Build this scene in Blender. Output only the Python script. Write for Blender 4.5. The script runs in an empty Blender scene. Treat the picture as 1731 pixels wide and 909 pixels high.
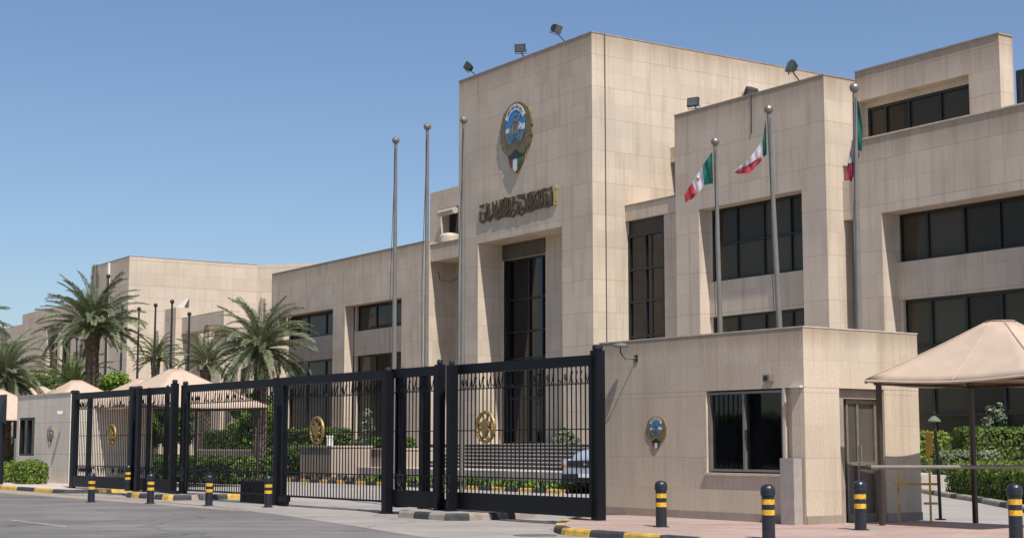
import bpy, bmesh, math, random
import numpy as np
from mathutils import Vector, Matrix
R = math.radians
random.seed(7); rng = np.random.default_rng(11)
S = bpy.context.scene
COL = S.collection

# ------------------------------------------------------------------ camera
F, CX, CY, HZ, H = 2600.0, 865.5, 454.5, 752.0, 1.7
PITCH = math.atan((HZ - CY) / F)
cam_d = bpy.data.cameras.new('camera'); cam = bpy.data.objects.new('camera', cam_d); COL.objects.link(cam)
cam.location = (0, 0, H); cam.rotation_euler = (math.pi/2 + PITCH, 0, 0)
cam_d.sensor_width = 36; cam_d.lens = 36 * F / 1731.0
cam_d.clip_start = 0.1; cam_d.clip_end = 6000
S.camera = cam

# ------------------------------------------------------------------ light
SUN_AZ, SUN_EL = 158.0, 56.0          # azimuth clockwise from +Y
w = bpy.data.worlds.new('World'); S.world = w; w.use_nodes = True
nt = w.node_tree; bg = nt.nodes['Background']
sky = nt.nodes.new('ShaderNodeTexSky'); sky.sky_type = 'NISHITA'; sky.sun_disc = False
sky.sun_elevation = R(SUN_EL); sky.sun_rotation = R(SUN_AZ)
sky.air_density = 1.0; sky.dust_density = 0.9; sky.ozone_density = 4.5; sky.altitude = 0
hs = nt.nodes.new('ShaderNodeHueSaturation'); hs.inputs['Saturation'].default_value = 1.0; hs.inputs['Hue'].default_value = .504
nt.links.new(sky.outputs[0], hs.inputs['Color']); nt.links.new(hs.outputs[0], bg.inputs[0]); bg.inputs[1].default_value = 0.100
sl = bpy.data.lights.new('sun', 'SUN'); sun = bpy.data.objects.new('sun', sl); COL.objects.link(sun)
sl.energy = 4.5; sl.angle = R(0.5); sl.color = (1.0, 0.945, 0.87)
sd = Vector((math.sin(R(SUN_AZ))*math.cos(R(SUN_EL)), math.cos(R(SUN_AZ))*math.cos(R(SUN_EL)), math.sin(R(SUN_EL))))
sun.rotation_euler = sd.to_track_quat('Z', 'Y').to_euler()
S.view_settings.view_transform = 'Standard'; S.view_settings.look = 'None'
S.view_settings.exposure = 0.25; S.view_settings.gamma = 1
S.render.engine = 'CYCLES'
S.cycles.max_bounces = 6; S.cycles.diffuse_bounces = 3; S.cycles.glossy_bounces = 3
S.cycles.transparent_max_bounces = 8

# ------------------------------------------------------------------ survey helpers: sight lines of the photo -> real places
def ray(px, py):
    u = (px - CX) / F; v = (CY - py) / F
    c, s = math.cos(PITCH), math.sin(PITCH)
    return Vector((u, c - v*s, s + v*c))
def atY(px, py, Y):
    d = ray(px, py); t = Y / d.y
    return Vector((d.x*t, Y, H + d.z*t))
def G(px, py, z=0.0):
    d = ray(px, py); t = (z - H) / d.z
    return Vector((d.x*t, d.y*t, z))
class Frame:
    """local axes: s to the right along the fronts, t away from the road, z up"""
    def __init__(self, vp):
        a = Vector(((vp - CX)/F, 1)); a.normalize()
        self.ex = Vector((-a.x, -a.y)); self.ey = Vector((a.y, -a.x))
        self.ang = math.atan2(self.ex.y, self.ex.x)
    def ft(self, px, py, t):                # hit the plane t = const -> (s, z)
        d = ray(px, py); d2 = Vector((d.x, d.y)); k = t / d2.dot(self.ey)
        return k * d2.dot(self.ex), H + k*d.z
    def fs(self, px, py, s):
        d = ray(px, py); d2 = Vector((d.x, d.y)); k = s / d2.dot(self.ex)
        return k * d2.dot(self.ey), H + k*d.z
    def loc(self, x, y):
        p = Vector((x, y)); return p.dot(self.ex), p.dot(self.ey)
    def world(self, s, t, z=0):
        p = self.ex*s + self.ey*t; return Vector((p.x, p.y, z))
C1 = Frame(-860)      # the palace
C2 = Frame(-1045)     # the gate line

# ------------------------------------------------------------------ object helpers
def thing(name, label, cat, loc=(0, 0, 0), rz=0.0, group=None):
    o = bpy.data.objects.new(name, None); COL.objects.link(o)
    o.empty_display_size = 0.3
    o.location = loc; o.rotation_euler = (0, 0, rz); o['label'] = label; o['category'] = cat
    if group: o['group'] = group
    return o
def tag(o, label, cat, group=None, kind=None):
    if label: o['label'] = label
    if cat: o['category'] = cat
    if group: o['group'] = group
    if kind: o['kind'] = kind
    return o
def copy_tree(o, parent=None):
    c = o.copy(); COL.objects.link(c); c.parent = parent
    for ch in list(o.children): copy_tree(ch, c)
    return c

class MB:
    def __init__(self, off=(0, 0, 0)):
        self.v = []; self.f = []; self.m = []; self.sm = []; self.uv = []; self.off = Vector(off)
    def quad(self, pts, mi=0, smooth=False, uv=None):
        b = len(self.v); self.v += [tuple(Vector(p) - self.off) for p in pts]
        self.f.append(tuple(range(b, b+len(pts)))); self.m.append(mi); self.sm.append(smooth)
        self.uv.append(uv)
    def box(self, x0, x1, y0, y1, z0, z1, mi=0, skip=''):
        if x0 > x1: x0, x1 = x1, x0
        if y0 > y1: y0, y1 = y1, y0
        if z0 > z1: z0, z1 = z1, z0
        if 'f' not in skip: self.quad([(x0,y0,z0),(x1,y0,z0),(x1,y0,z1),(x0,y0,z1)], mi)
        if 'b' not in skip: self.quad([(x1,y1,z0),(x0,y1,z0),(x0,y1,z1),(x1,y1,z1)], mi)
        if 'r' not in skip: self.quad([(x1,y0,z0),(x1,y1,z0),(x1,y1,z1),(x1,y0,z1)], mi)
        if 'l' not in skip: self.quad([(x0,y1,z0),(x0,y0,z0),(x0,y0,z1),(x0,y1,z1)], mi)
        if 't' not in skip: self.quad([(x0,y0,z1),(x1,y0,z1),(x1,y1,z1),(x0,y1,z1)], mi)
        if 'd' not in skip: self.quad([(x0,y1,z0),(x1,y1,z0),(x1,y0,z0),(x0,y0,z0)], mi)
    def tube(self, pts, r, n=8, mi=0, cap=True, smooth=True):
        pts = [Vector(p) for p in pts]
        rs = r if isinstance(r, (list, tuple)) else [r]*len(pts)
        rings = []; up = None
        for i, p in enumerate(pts):
            d = (pts[min(i+1, len(pts)-1)] - pts[max(i-1, 0)]).normalized()
            if up is None: up = Vector((0, 0, 1)) if abs(d.z) < .9 else Vector((1, 0, 0))
            x = d.cross(up)
            if x.length < 1e-4: x = d.cross(Vector((0, 1, 0)))
            x.normalize(); y = d.cross(x).normalized(); up = -y if False else x.cross(d)
            rings.append([p + (x*math.cos(2*math.pi*k/n) + y*math.sin(2*math.pi*k/n))*rs[i] for k in range(n)])
        for a, b in zip(rings, rings[1:]):
            for k in range(n):
                self.quad([a[k], b[k], b[(k+1) % n], a[(k+1) % n]], mi, smooth)
        if cap:
            self.quad(list(rings[0]), mi); self.quad(list(reversed(rings[-1])), mi)
    def lathe(self, prof, c=(0, 0, 0), n=20, mi=0, smooth=True):
        c = Vector(c); rings = []
        for r, z in prof:
            rings.append([c + Vector((r*math.cos(2*math.pi*k/n), r*math.sin(2*math.pi*k/n), z)) for k in range(n)])
        for a, b in zip(rings, rings[1:]):
            for k in range(n): self.quad([a[k], a[(k+1) % n], b[(k+1) % n], b[k]], mi, smooth)
        self.quad(list(reversed(rings[0])), mi); self.quad(rings[-1], mi)
    def prism(self, poly, fn, d0, d1, mi=0):
        """poly 2-D outline; fn(x, y, d) -> 3-D point; d0 front, d1 back"""
        a = [fn(x, y, d0) for x, y in poly]; b = [fn(x, y, d1) for x, y in poly]
        n = len(poly)
        self.quad(a, mi); self.quad(list(reversed(b)), mi)
        for k in range(n): self.quad([a[k], b[k], b[(k+1) % n], a[(k+1) % n]], mi)
    def build(self, name, mats, parent=None, merge=False, bevel=0.0):
        me = bpy.data.meshes.new(name); me.from_pydata(self.v, [], self.f); me.update()
        if not isinstance(mats, (list, tuple)): mats = [mats]
        for m in mats: me.materials.append(m)
        me.polygons.foreach_set('material_index', self.m)
        me.polygons.foreach_set('use_smooth', self.sm)
        uvl = me.uv_layers.new(name='UVMap')
        for p in me.polygons:
            n = p.normal
            for li in p.loop_indices:
                c = me.vertices[me.loops[li].vertex_index].co + self.off
                if abs(n.z) > .7: q = (c.x, c.y)
                elif abs(n.y) >= abs(n.x): q = (c.x, c.z)
                else: q = (c.y, c.z)
                uvl.data[li].uv = q
        if merge:
            bm = bmesh.new(); bm.from_mesh(me); bmesh.ops.remove_doubles(bm, verts=bm.verts, dist=1e-4)
            bmesh.ops.recalc_face_normals(bm, faces=bm.faces); bm.to_mesh(me); bm.free()
        o = bpy.data.objects.new(name, me); COL.objects.link(o)
        if parent is not None: o.parent = parent
        if bevel:
            md = o.modifiers.new('bevel', 'BEVEL'); md.width = bevel; md.segments = 2; md.limit_method = 'ANGLE'
        return o

# ------------------------------------------------------------------ materials
def newmat(name):
    m = bpy.data.materials.new(name); m.use_nodes = True
    return m, m.node_tree, m.node_tree.nodes['Principled BSDF']
def N(nt, typ, **kw):
    n = nt.nodes.new(typ)
    for k, v in kw.items():
        if hasattr(n, k): setattr(n, k, v)
        else: n.inputs[k].default_value = v
    return n
def simple(name, col, rough=.6, metal=0.0, spec=.5, var=.12, scale=6.0, bump=0.0):
    m, nt, b = newmat(name)
    b.inputs['Roughness'].default_value = rough; b.inputs['Metallic'].default_value = metal
    b.inputs['Specular IOR Level'].default_value = spec
    tc = N(nt, 'ShaderNodeTexCoord'); no = N(nt, 'ShaderNodeTexNoise'); no.inputs['Scale'].default_value = scale
    no.inputs['Detail'].default_value = 6
    nt.links.new(tc.outputs['Object'], no.inputs['Vector'])
    mr = N(nt, 'ShaderNodeMapRange'); mr.inputs[1].default_value = .3; mr.inputs[2].default_value = .7
    mr.inputs[3].default_value = 1-var; mr.inputs[4].default_value = 1+var
    nt.links.new(no.outputs['Fac'], mr.inputs[0])
    mx = N(nt, 'ShaderNodeVectorMath', operation='SCALE'); mx.inputs[0].default_value = col[:3]
    nt.links.new(mr.outputs[0], mx.inputs['Scale']); nt.links.new(mx.outputs[0], b.inputs['Base Color'])
    if bump:
        bp = N(nt, 'ShaderNodeBump'); bp.inputs['Strength'].default_value = bump; bp.inputs['Distance'].default_value = .01
        nt.links.new(no.outputs['Fac'], bp.inputs['Height']); nt.links.new(bp.outputs[0], b.inputs['Normal'])
    return m
def stone(name, col, tw, th, joint=.012, var=.10, streak=.35, off=(0, 0), tops=()):
    """limestone cladding, stack-bonded slabs, every slab its own shade, rain streaks and a carved-looking vein"""
    m, nt, b = newmat(name); L = nt.links.new
    b.inputs['Roughness'].default_value = .75; b.inputs['Specular IOR Level'].default_value = .3
    uv = N(nt, 'ShaderNodeUVMap'); mp = N(nt, 'ShaderNodeMapping'); mp.inputs['Location'].default_value = (off[0], off[1], 0)
    L(uv.outputs[0], mp.inputs[0])
    br = N(nt, 'ShaderNodeTexBrick'); br.offset = 0; br.squash = 1
    br.inputs['Scale'].default_value = 1; br.inputs['Brick Width'].default_value = tw; br.inputs['Row Height'].default_value = th
    br.inputs['Mortar Size'].default_value = joint; br.inputs['Mortar Smooth'].default_value = .2; br.inputs['Bias'].default_value = 0
    c = Vector(col)
    br.inputs['Color1'].default_value = (*(c*(1-var)), 1); br.inputs['Color2'].default_value = (*(c*(1+var)), 1)
    br.inputs['Mortar'].default_value = (c.x*.88, c.y*.84, c.z*.79, 1)
    L(mp.outputs[0], br.inputs['Vector'])
    # strong course line every second row
    sx = N(nt, 'ShaderNodeSeparateXYZ'); L(mp.outputs[0], sx.inputs[0])
    md = N(nt, 'ShaderNodeMath', operation='PINGPONG'); md.inputs[1].default_value = th; L(sx.outputs['Y'], md.inputs[0])
    lt = N(nt, 'ShaderNodeMath', operation='LESS_THAN'); lt.inputs[1].default_value = joint*1.1; L(md.outputs[0], lt.inputs[0])
    # fine grain + veins
    n1 = N(nt, 'ShaderNodeTexNoise'); n1.inputs['Scale'].default_value = 14; n1.inputs['Detail'].default_value = 8; n1.inputs['Roughness'].default_value = .7
    L(mp.outputs[0], n1.inputs['Vector'])
    wv = N(nt, 'ShaderNodeTexWave'); wv.inputs['Scale'].default_value = 3.0; wv.inputs['Distortion'].default_value = 14; wv.inputs['Detail'].default_value = 3
    L(mp.outputs[0], wv.inputs['Vector'])
    # large blotches
    n2 = N(nt, 'ShaderNodeTexNoise'); n2.inputs['Scale'].default_value = .28; n2.inputs['Detail'].default_value = 6
    L(mp.outputs[0], n2.inputs['Vector'])
    # vertical streaks
    mp2 = N(nt, 'ShaderNodeMapping'); mp2.inputs['Scale'].default_value = (2.2, .16, 1); L(uv.outputs[0], mp2.inputs[0])
    n3 = N(nt, 'ShaderNodeTexNoise'); n3.inputs['Scale'].default_value = 1; n3.inputs['Detail'].default_value = 7; n3.inputs['Roughness'].default_value = .65
    L(mp2.outputs[0], n3.inputs['Vector'])
    def mapr(src, a, b_, c_, d):
        r = N(nt, 'ShaderNodeMapRange'); L(src, r.inputs[0])
        for i, x in enumerate((a, b_, c_, d)): r.inputs[i+1].default_value = x
        return r.outputs[0]
    f1 = mapr(n1.outputs['Fac'], .3, .7, .93, 1.06); f2 = mapr(n2.outputs['Fac'], .3, .7, .90, 1.07)
    f4 = mapr(wv.outputs['Fac'], 0, 1, .965, 1.03)
    f3 = mapr(n3.outputs['Fac'], .50, .70, 0, streak*1.25)
    m1 = N(nt, 'ShaderNodeMath', operation='MULTIPLY'); L(f1, m1.inputs[0]); L(f2, m1.inputs[1])
    m2 = N(nt, 'ShaderNodeMath', operation='MULTIPLY'); L(m1.outputs[0], m2.inputs[0]); L(f4, m2.inputs[1])
    sc = N(nt, 'ShaderNodeVectorMath', operation='SCALE'); L(br.outputs['Color'], sc.inputs[0]); L(m2.outputs[0], sc.inputs['Scale'])
    mix = N(nt, 'ShaderNodeMix', data_type='RGBA'); L(f3, mix.inputs[0]); L(sc.outputs[0], mix.inputs[6])
    mix.inputs[7].default_value = (c.x*.66, c.y*.58, c.z*.50, 1)
    if tops:
        mp3 = N(nt, 'ShaderNodeMapping'); mp3.inputs['Scale'].default_value = (1.5, .05, 1); L(uv.outputs[0], mp3.inputs[0])
        n4 = N(nt, 'ShaderNodeTexNoise'); n4.inputs['Scale'].default_value = 1.3; n4.inputs['Detail'].default_value = 9; n4.inputs['Roughness'].default_value = .7; L(mp3.outputs[0], n4.inputs['Vector'])
        acc = None; su = N(nt, 'ShaderNodeSeparateXYZ'); L(uv.outputs[0], su.inputs[0])
        for zt_, run in tops:
            up_ = mapr(su.outputs['Y'], zt_-run, zt_-.05, 0, 1); dn_ = mapr(su.outputs['Y'], zt_, zt_+.02, 1, 0)
            q_ = N(nt, 'ShaderNodeMath', operation='MULTIPLY'); L(up_, q_.inputs[0]); L(dn_, q_.inputs[1])
            if acc is None: acc = q_.outputs[0]
            else:
                m_ = N(nt, 'ShaderNodeMath', operation='MAXIMUM'); L(acc, m_.inputs[0]); L(q_.outputs[0], m_.inputs[1]); acc = m_.outputs[0]
        pw_ = N(nt, 'ShaderNodeMath', operation='ADD'); L(acc, pw_.inputs[0]); L(n4.outputs['Fac'], pw_.inputs[1])
        st_ = mapr(pw_.outputs[0], 1.0, 1.55, 0, .62)
        g_ = N(nt, 'ShaderNodeMath', operation='MULTIPLY'); L(st_, g_.inputs[0]); L(mapr(acc, 0, .05, 0, 1), g_.inputs[1])
        mix3 = N(nt, 'ShaderNodeMix', data_type='RGBA'); L(g_.outputs[0], mix3.inputs[0]); L(mix.outputs[2], mix3.inputs[6]); mix3.inputs[7].default_value = (c.x*.50, c.y*.43, c.z*.36, 1); mix = mix3
    mix2 = N(nt, 'ShaderNodeMix', data_type='RGBA')
    ml = N(nt, 'ShaderNodeMath', operation='MULTIPLY'); ml.inputs[1].default_value = .34; L(lt.outputs[0], ml.inputs[0])
    L(ml.outputs[0], mix2.inputs[0]); L(mix.outputs[2], mix2.inputs[6]); mix2.inputs[7].default_value = (c.x*.42, c.y*.33, c.z*.26, 1)
    L(mix2.outputs[2], b.inputs['Base Color'])
    bp = N(nt, 'ShaderNodeBump'); bp.inputs['Strength'].default_value = .22; bp.inputs['Distance'].default_value = .01
    iv = N(nt, 'ShaderNodeMath', operation='SUBTRACT'); L(n1.outputs['Fac'], iv.inputs[0]); L(br.outputs['Fac'], iv.inputs[1])
    L(iv.outputs[0], bp.inputs['Height']); L(bp.outputs[0], b.inputs['Normal'])
    return m
def ground_mat(name, col, var=.2, scale=.5, fine=60, rough=.85, patch=None, joints=None, cracks=0.0, stains=0.0):
    m, nt, b = newmat(name); L = nt.links.new
    b.inputs['Roughness'].default_value = rough; b.inputs['Specular IOR Level'].default_value = .3
    tc = N(nt, 'ShaderNodeTexCoord')
    a = N(nt, 'ShaderNodeTexNoise'); a.inputs['Scale'].default_value = scale; a.inputs['Detail'].default_value = 7; a.inputs['Roughness'].default_value = .6
    f = N(nt, 'ShaderNodeTexNoise'); f.inputs['Scale'].default_value = fine; f.inputs['Detail'].default_value = 4
    st = N(nt, 'ShaderNodeTexNoise'); st.inputs['Scale'].default_value = 1; st.inputs['Detail'].default_value = 5
    mp = N(nt, 'ShaderNodeMapping'); mp.inputs['Rotation'].default_value = (0, 0, -C2.ang); mp.inputs['Scale'].default_value = (.12, 1.6, 1)
    L(tc.outputs['Object'], mp.inputs[0]); L(mp.outputs[0], st.inputs['Vector'])
    for q in (a, f): L(tc.outputs['Object'], q.inputs['Vector'])
    def mapr(src, lo, hi, c_, d):
        r = N(nt, 'ShaderNodeMapRange'); L(src, r.inputs[0])
        for i, x in enumerate((lo, hi, c_, d)): r.inputs[i+1].default_value = x
        return r.outputs[0]
    m1 = N(nt, 'ShaderNodeMath', operation='MULTIPLY')
    L(mapr(a.outputs['Fac'], .3, .7, 1-var, 1+var), m1.inputs[0]); L(mapr(f.outputs['Fac'], .3, .7, .80, 1.20), m1.inputs[1])
    m2 = N(nt, 'ShaderNodeMath', operation='MULTIPLY'); L(m1.outputs[0], m2.inputs[0]); L(mapr(st.outputs['Fac'], .35, .65, .88, 1.1), m2.inputs[1])
    last = m2.outputs[0]
    if cracks:
        v = N(nt, 'ShaderNodeTexVoronoi', feature='DISTANCE_TO_EDGE'); v.inputs['Scale'].default_value = .22
        wn = N(nt, 'ShaderNodeTexNoise'); wn.inputs['Scale'].default_value = .8; wn.inputs['Detail'].default_value = 5
        L(tc.outputs['Object'], wn.inputs['Vector'])
        ad = N(nt, 'ShaderNodeVectorMath', operation='MULTIPLY_ADD'); L(wn.outputs['Color'], ad.inputs[0]); ad.inputs[1].default_value = (1.6, 1.6, 0)
        L(tc.outputs['Object'], ad.inputs[2]); L(ad.outputs[0], v.inputs['Vector'])
        m3 = N(nt, 'ShaderNodeMath', operation='MULTIPLY'); L(last, m3.inputs[0]); L(mapr(v.outputs[0], .002, .013, 1-cracks, 1), m3.inputs[1]); last = m3.outputs[0]
    if stains:
        sp = N(nt, 'ShaderNodeTexVoronoi'); sp.inputs['Scale'].default_value = .55; L(tc.outputs['Object'], sp.inputs['Vector'])
        sn = N(nt, 'ShaderNodeTexNoise'); sn.inputs['Scale'].default_value = 2.4; sn.inputs['Detail'].default_value = 6; L(tc.outputs['Object'], sn.inputs['Vector'])
        sa = N(nt, 'ShaderNodeMath', operation='MULTIPLY_ADD'); L(sn.outputs['Fac'], sa.inputs[0]); sa.inputs[1].default_value = .5; L(sp.outputs['Distance'], sa.inputs[2])
        m5 = N(nt, 'ShaderNodeMath', operation='MULTIPLY'); L(last, m5.inputs[0]); L(mapr(sa.outputs[0], .30, .46, 1-stains, 1), m5.inputs[1]); last = m5.outputs[0]
        mt2 = N(nt, 'ShaderNodeMapping'); mt2.inputs['Rotation'].default_value = (0, 0, -C2.ang); mt2.inputs['Scale'].default_value = (.03, 2.6, 1); L(tc.outputs['Object'], mt2.inputs[0])
        tn = N(nt, 'ShaderNodeTexNoise'); tn.inputs['Scale'].default_value = 1; tn.inputs['Detail'].default_value = 3; L(mt2.outputs[0], tn.inputs['Vector'])
        m6 = N(nt, 'ShaderNodeMath', operation='MULTIPLY'); L(last, m6.inputs[0]); L(mapr(tn.outputs['Fac'], .56, .68, 1, 1-stains*.6), m6.inputs[1]); last = m6.outputs[0]
    if joints:
        uvm = N(nt, 'ShaderNodeMapping'); uvm.inputs['Rotation'].default_value = (0, 0, -C2.ang); L(tc.outputs['Object'], uvm.inputs[0])
        br = N(nt, 'ShaderNodeTexBrick'); br.offset = joints[3]; br.inputs['Scale'].default_value = 1
        br.inputs['Brick Width'].default_value = joints[0]; br.inputs['Row Height'].default_value = joints[1]; br.inputs['Mortar Size'].default_value = joints[2]
        br.inputs['Color1'].default_value = (.93, .93, .93, 1); br.inputs['Color2'].default_value = (1.07, 1.07, 1.07, 1); br.inputs['Mortar'].default_value = (.6, .57, .55, 1)
        L(uvm.outputs[0], br.inputs['Vector'])
        base = N(nt, 'ShaderNodeVectorMath', operation='MULTIPLY'); L(br.outputs['Color'], base.inputs[0]); base.inputs[1].default_value = col
        src = base.outputs[0]
    else:
        rg = N(nt, 'ShaderNodeRGB'); rg.outputs[0].default_value = (*col, 1); src = rg.outputs[0]
    if patch:
        pn = N(nt, 'ShaderNodeTexNoise'); pn.inputs['Scale'].default_value = .35; pn.inputs['Detail'].default_value = 5
        L(tc.outputs['Object'], pn.inputs['Vector'])
        mix = N(nt, 'ShaderNodeMix', data_type='RGBA'); L(mapr(pn.outputs['Fac'], .42, .62, 0, .8), mix.inputs[0]); L(src, mix.inputs[6]); mix.inputs[7].default_value = (*patch, 1)
        src = mix.outputs[2]
    sc = N(nt, 'ShaderNodeVectorMath', operation='SCALE'); L(src, sc.inputs[0]); L(last, sc.inputs['Scale'])
    L(sc.outputs[0], b.inputs['Base Color'])
    bp = N(nt, 'ShaderNodeBump'); bp.inputs['Strength'].default_value = .4; bp.inputs['Distance'].default_value = .01
    L(f.outputs['Fac'], bp.inputs['Height']); L(bp.outputs[0], b.inputs['Normal'])
    return m
def leafmat(name, c1, c2, trans=.25, rough=.55, scale=3.0):
    m, nt, b = newmat(name); L = nt.links.new
    tc = N(nt, 'ShaderNodeTexCoord'); no = N(nt, 'ShaderNodeTexNoise'); no.inputs['Scale'].default_value = scale; no.inputs['Detail'].default_value = 3
    wn = N(nt, 'ShaderNodeTexWhiteNoise'); 
    L(tc.outputs['Object'], no.inputs['Vector'])
    at = N(nt, 'ShaderNodeAttribute'); at.attribute_name = 'leaf'
    av = N(nt, 'ShaderNodeMath', operation='ADD'); L(no.outputs['Fac'], av.inputs[0]); L(at.outputs['Fac'], av.inputs[1])
    cr = N(nt, 'ShaderNodeMapRange'); cr.inputs[1].default_value = .55; cr.inputs[2].default_value = 1.35; L(av.outputs[0], cr.inputs[0])
    mx = N(nt, 'ShaderNodeMix', data_type='RGBA'); mx.inputs[6].default_value = (*c1, 1); mx.inputs[7].default_value = (*c2, 1)
    L(cr.outputs[0], mx.inputs[0]); L(mx.outputs[2], b.inputs['Base Color'])
    b.inputs['Roughness'].default_value = rough; b.inputs['Specular IOR Level'].default_value = .35
    tr = N(nt, 'ShaderNodeBsdfTranslucent'); L(mx.outputs[2], tr.inputs[0])
    ms = N(nt, 'ShaderNodeMixShader'); ms.inputs[0].default_value = trans
    out = nt.nodes['Material Output']; L(b.outputs[0], ms.inputs[1]); L(tr.outputs[0], ms.inputs[2]); L(ms.outputs[0], out.inputs[0])
    return m
def cloth(name, col, trans=.3):
    m = simple(name, col, .8, var=.06, scale=3); nt = m.node_tree; b = nt.nodes['Principled BSDF']
    src = b.inputs['Base Color'].links[0].from_socket
    tr = N(nt, 'ShaderNodeBsdfTranslucent'); nt.links.new(src, tr.inputs[0])
    ms = N(nt, 'ShaderNodeMixShader'); ms.inputs[0].default_value = trans
    nt.links.new(b.outputs[0], ms.inputs[1]); nt.links.new(tr.outputs[0], ms.inputs[2]); nt.links.new(ms.outputs[0], nt.nodes['Material Output'].inputs[0])
    return m
def glassmat(name, col, rough=.04, spec=.5, blind=None):
    m, nt, b = newmat(name); L = nt.links.new
    b.inputs['Roughness'].default_value = rough; b.inputs['Specular IOR Level'].default_value = spec
    uv = N(nt, 'ShaderNodeUVMap'); no = N(nt, 'ShaderNodeTexNoise'); no.inputs['Scale'].default_value = .45; no.inputs['Detail'].default_value = 2
    L(uv.outputs[0], no.inputs['Vector'])
    mx = N(nt, 'ShaderNodeMix', data_type='RGBA'); mx.inputs[6].default_value = (col[0]*.55, col[1]*.55, col[2]*.55, 1); mx.inputs[7].default_value = (col[0]*1.3, col[1]*1.3, col[2]*1.3, 1)
    at = N(nt, 'ShaderNodeAttribute'); at.attribute_name = 'pane'
    L(at.outputs['Fac'], mx.inputs[0]); L(mx.outputs[2], b.inputs['Base Color'])
    bp = N(nt, 'ShaderNodeBump'); bp.inputs['Strength'].default_value = .15; bp.inputs['Distance'].default_value = .01
    L(no.outputs['Fac'], bp.inputs['Height']); L(bp.outputs[0], b.inputs['Normal'])
    return m

SC = (.56, .472, .375)
M = {}
M['tower'] = stone('tower_stone', (SC[0], SC[1], SC[2]), 1.2, .86, .013, var=.06, streak=.45, tops=((C1.ft(1000, 55, 47.7)[1], 2.6),))
WCOL = (SC[0]*.98, SC[1]*.98, SC[2]*.99)
for k_, z_, run_ in (('wing', C1.ft(1392, 127, 49.7)[1], 2.4), ('range', C1.ft(1590, 207, 50.7)[1], 2.2), ('range_top', C1.ft(1688, 58, 51.7)[1], 2.6), ('left', C1.ft(717, 408, 63.2)[1], 2.5)):
    M[k_] = stone(k_+'_stone', WCOL, 1.05, 1.02, .013, var=.06, streak=.45, tops=((z_, run_),))
M['far'] = stone('far_stone', (SC[0]*1.02, SC[1]*1.02, SC[2]*1.02), 1.6, 1.35, .03, var=.05, streak=.25)
M['gatehouse'] = stone('gatehouse_stone', (.56, .465, .355), .55, .655, .005, var=.05, streak=.4, off=(.1, -.13), tops=((4.06, .8),))
M['plinth'] = stone('plinth_stone', (.33, .27, .22), .6, .9, .006)
M['planter'] = stone('planter_stone', (.45, .37, .30), .6, 1.2, .008)
M['trim'] = simple('trim_metal', (.30, .25, .20), .5, var=.2, scale=2)
M['coping'] = simple('coping_stone', (.52, .45, .37), .7, var=.15, scale=4)
M['soffit'] = simple('soffit_stone', (.36, .28, .21), .8, var=.25, scale=.7)
M['soffit_shade'] = simple('brown_shade', (.085, .065, .05), .6, var=.2, scale=1)  # porch ceiling shade put into a flat dark brown
M['glass'] = glassmat('tinted_glass', (.060, .053, .036), .06, .18)
M['darkglass'] = glassmat('dark_glass', (.007, .008, .010), .03)
M['frame'] = simple('window_frame', (.012, .013, .016), .45, var=.1)
M['alu'] = simple('aluminium', (.30, .28, .25), .4, .6, var=.1)
M['black'] = simple('black_paint', (.0045, .0052, .0075), .5, spec=.3, var=.25, scale=3)
M['cap'] = simple('black_cap', (.012, .013, .016), .6)
M['gold'] = simple('gold_paint', (.32, .21, .075), .5, .55, var=.25, scale=8)
M['darkbronze'] = simple('dark_bronze', (.115, .082, .042), .45, .6, var=.25, scale=5)
M['bronze'] = simple('bronze', (.25, .18, .085), .4, .6, var=.25, scale=5)
M['brightgold'] = simple('bright_gold', (.75, .52, .18), .25, .9)
M['blue'] = simple('enamel_blue', (.02, .22, .52), .3)
M['white'] = simple('white_enamel', (.68, .68, .66), .35)
M['silver'] = simple('silver_relief', (.26, .25, .22), .35, .5, var=.4, scale=30)
M['maroon'] = simple('maroon_enamel', (.20, .015, .03), .35)
M['green'] = simple('green_enamel', (.01, .14, .08), .35)
M['ink'] = simple('black_enamel', (.015, .018, .02), .35)
M['steel'] = simple('steel_pole', (.22, .20, .175), .38, .35, var=.12, scale=2)
M['darkpole'] = simple('dark_pole', (.02, .02, .022), .5)
M['flood'] = simple('floodlight_body', (.03, .034, .036), .5)
M['lens'] = simple('lamp_lens', (.09, .10, .10), .25)
M['bollard'] = simple('bollard_paint', (.018, .021, .030), .35, var=.25, scale=14)
M['yellow'] = simple('yellow_band', (.68, .39, .03), .55, var=.35, scale=22)
M['kyellow'] = simple('kerb_yellow', (.56, .35, .07), .8, var=.25, scale=5, bump=.3)
M['kblack'] = simple('kerb_black', (.045, .047, .052), .8, var=.35, scale=6, bump=.3)
M['kstone'] = simple('kerb_stone', (.30, .25, .21), .85, var=.25, scale=4, bump=.3)
M['tent'] = cloth('tent_cloth', (.62, .48, .365), .18)
M['brownpost'] = simple('brown_post', (.045, .032, .025), .5)
M['asphalt'] = ground_mat('asphalt', (.160, .148, .139), .2, .16, 55, patch=(.21, .195, .183), cracks=.35, stains=.22)
M['apron'] = ground_mat('apron_concrete', (.30, .27, .245), .16, .3, 40, joints=(9, 3.2, .006, 0), cracks=.38, stains=.2)
M['drive'] = ground_mat('drive_concrete', (.34, .31, .28), .12, .2, 30)
M['pink'] = ground_mat('pink_pavers', (.40, .275, .235), .14, .5, 40, patch=(.40, .33, .28), joints=(.42, .42, .009, .5), stains=.12)
M['plaza'] = ground_mat('plaza_paving', (.50, .43, .38), .12, .5, 20, joints=(1.2, .6, .01, .5))
M['riser'] = simple('dark_granite', (.06, .056, .052), .5)
M['tread'] = simple('pale_tread', (.50, .46, .41), .7)
M['soil'] = ground_mat('soil', (.10, .075, .05), .3, 2, 20)
M['sand'] = ground_mat('sand', (.33, .27, .21), .15, .05, 8)
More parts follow.
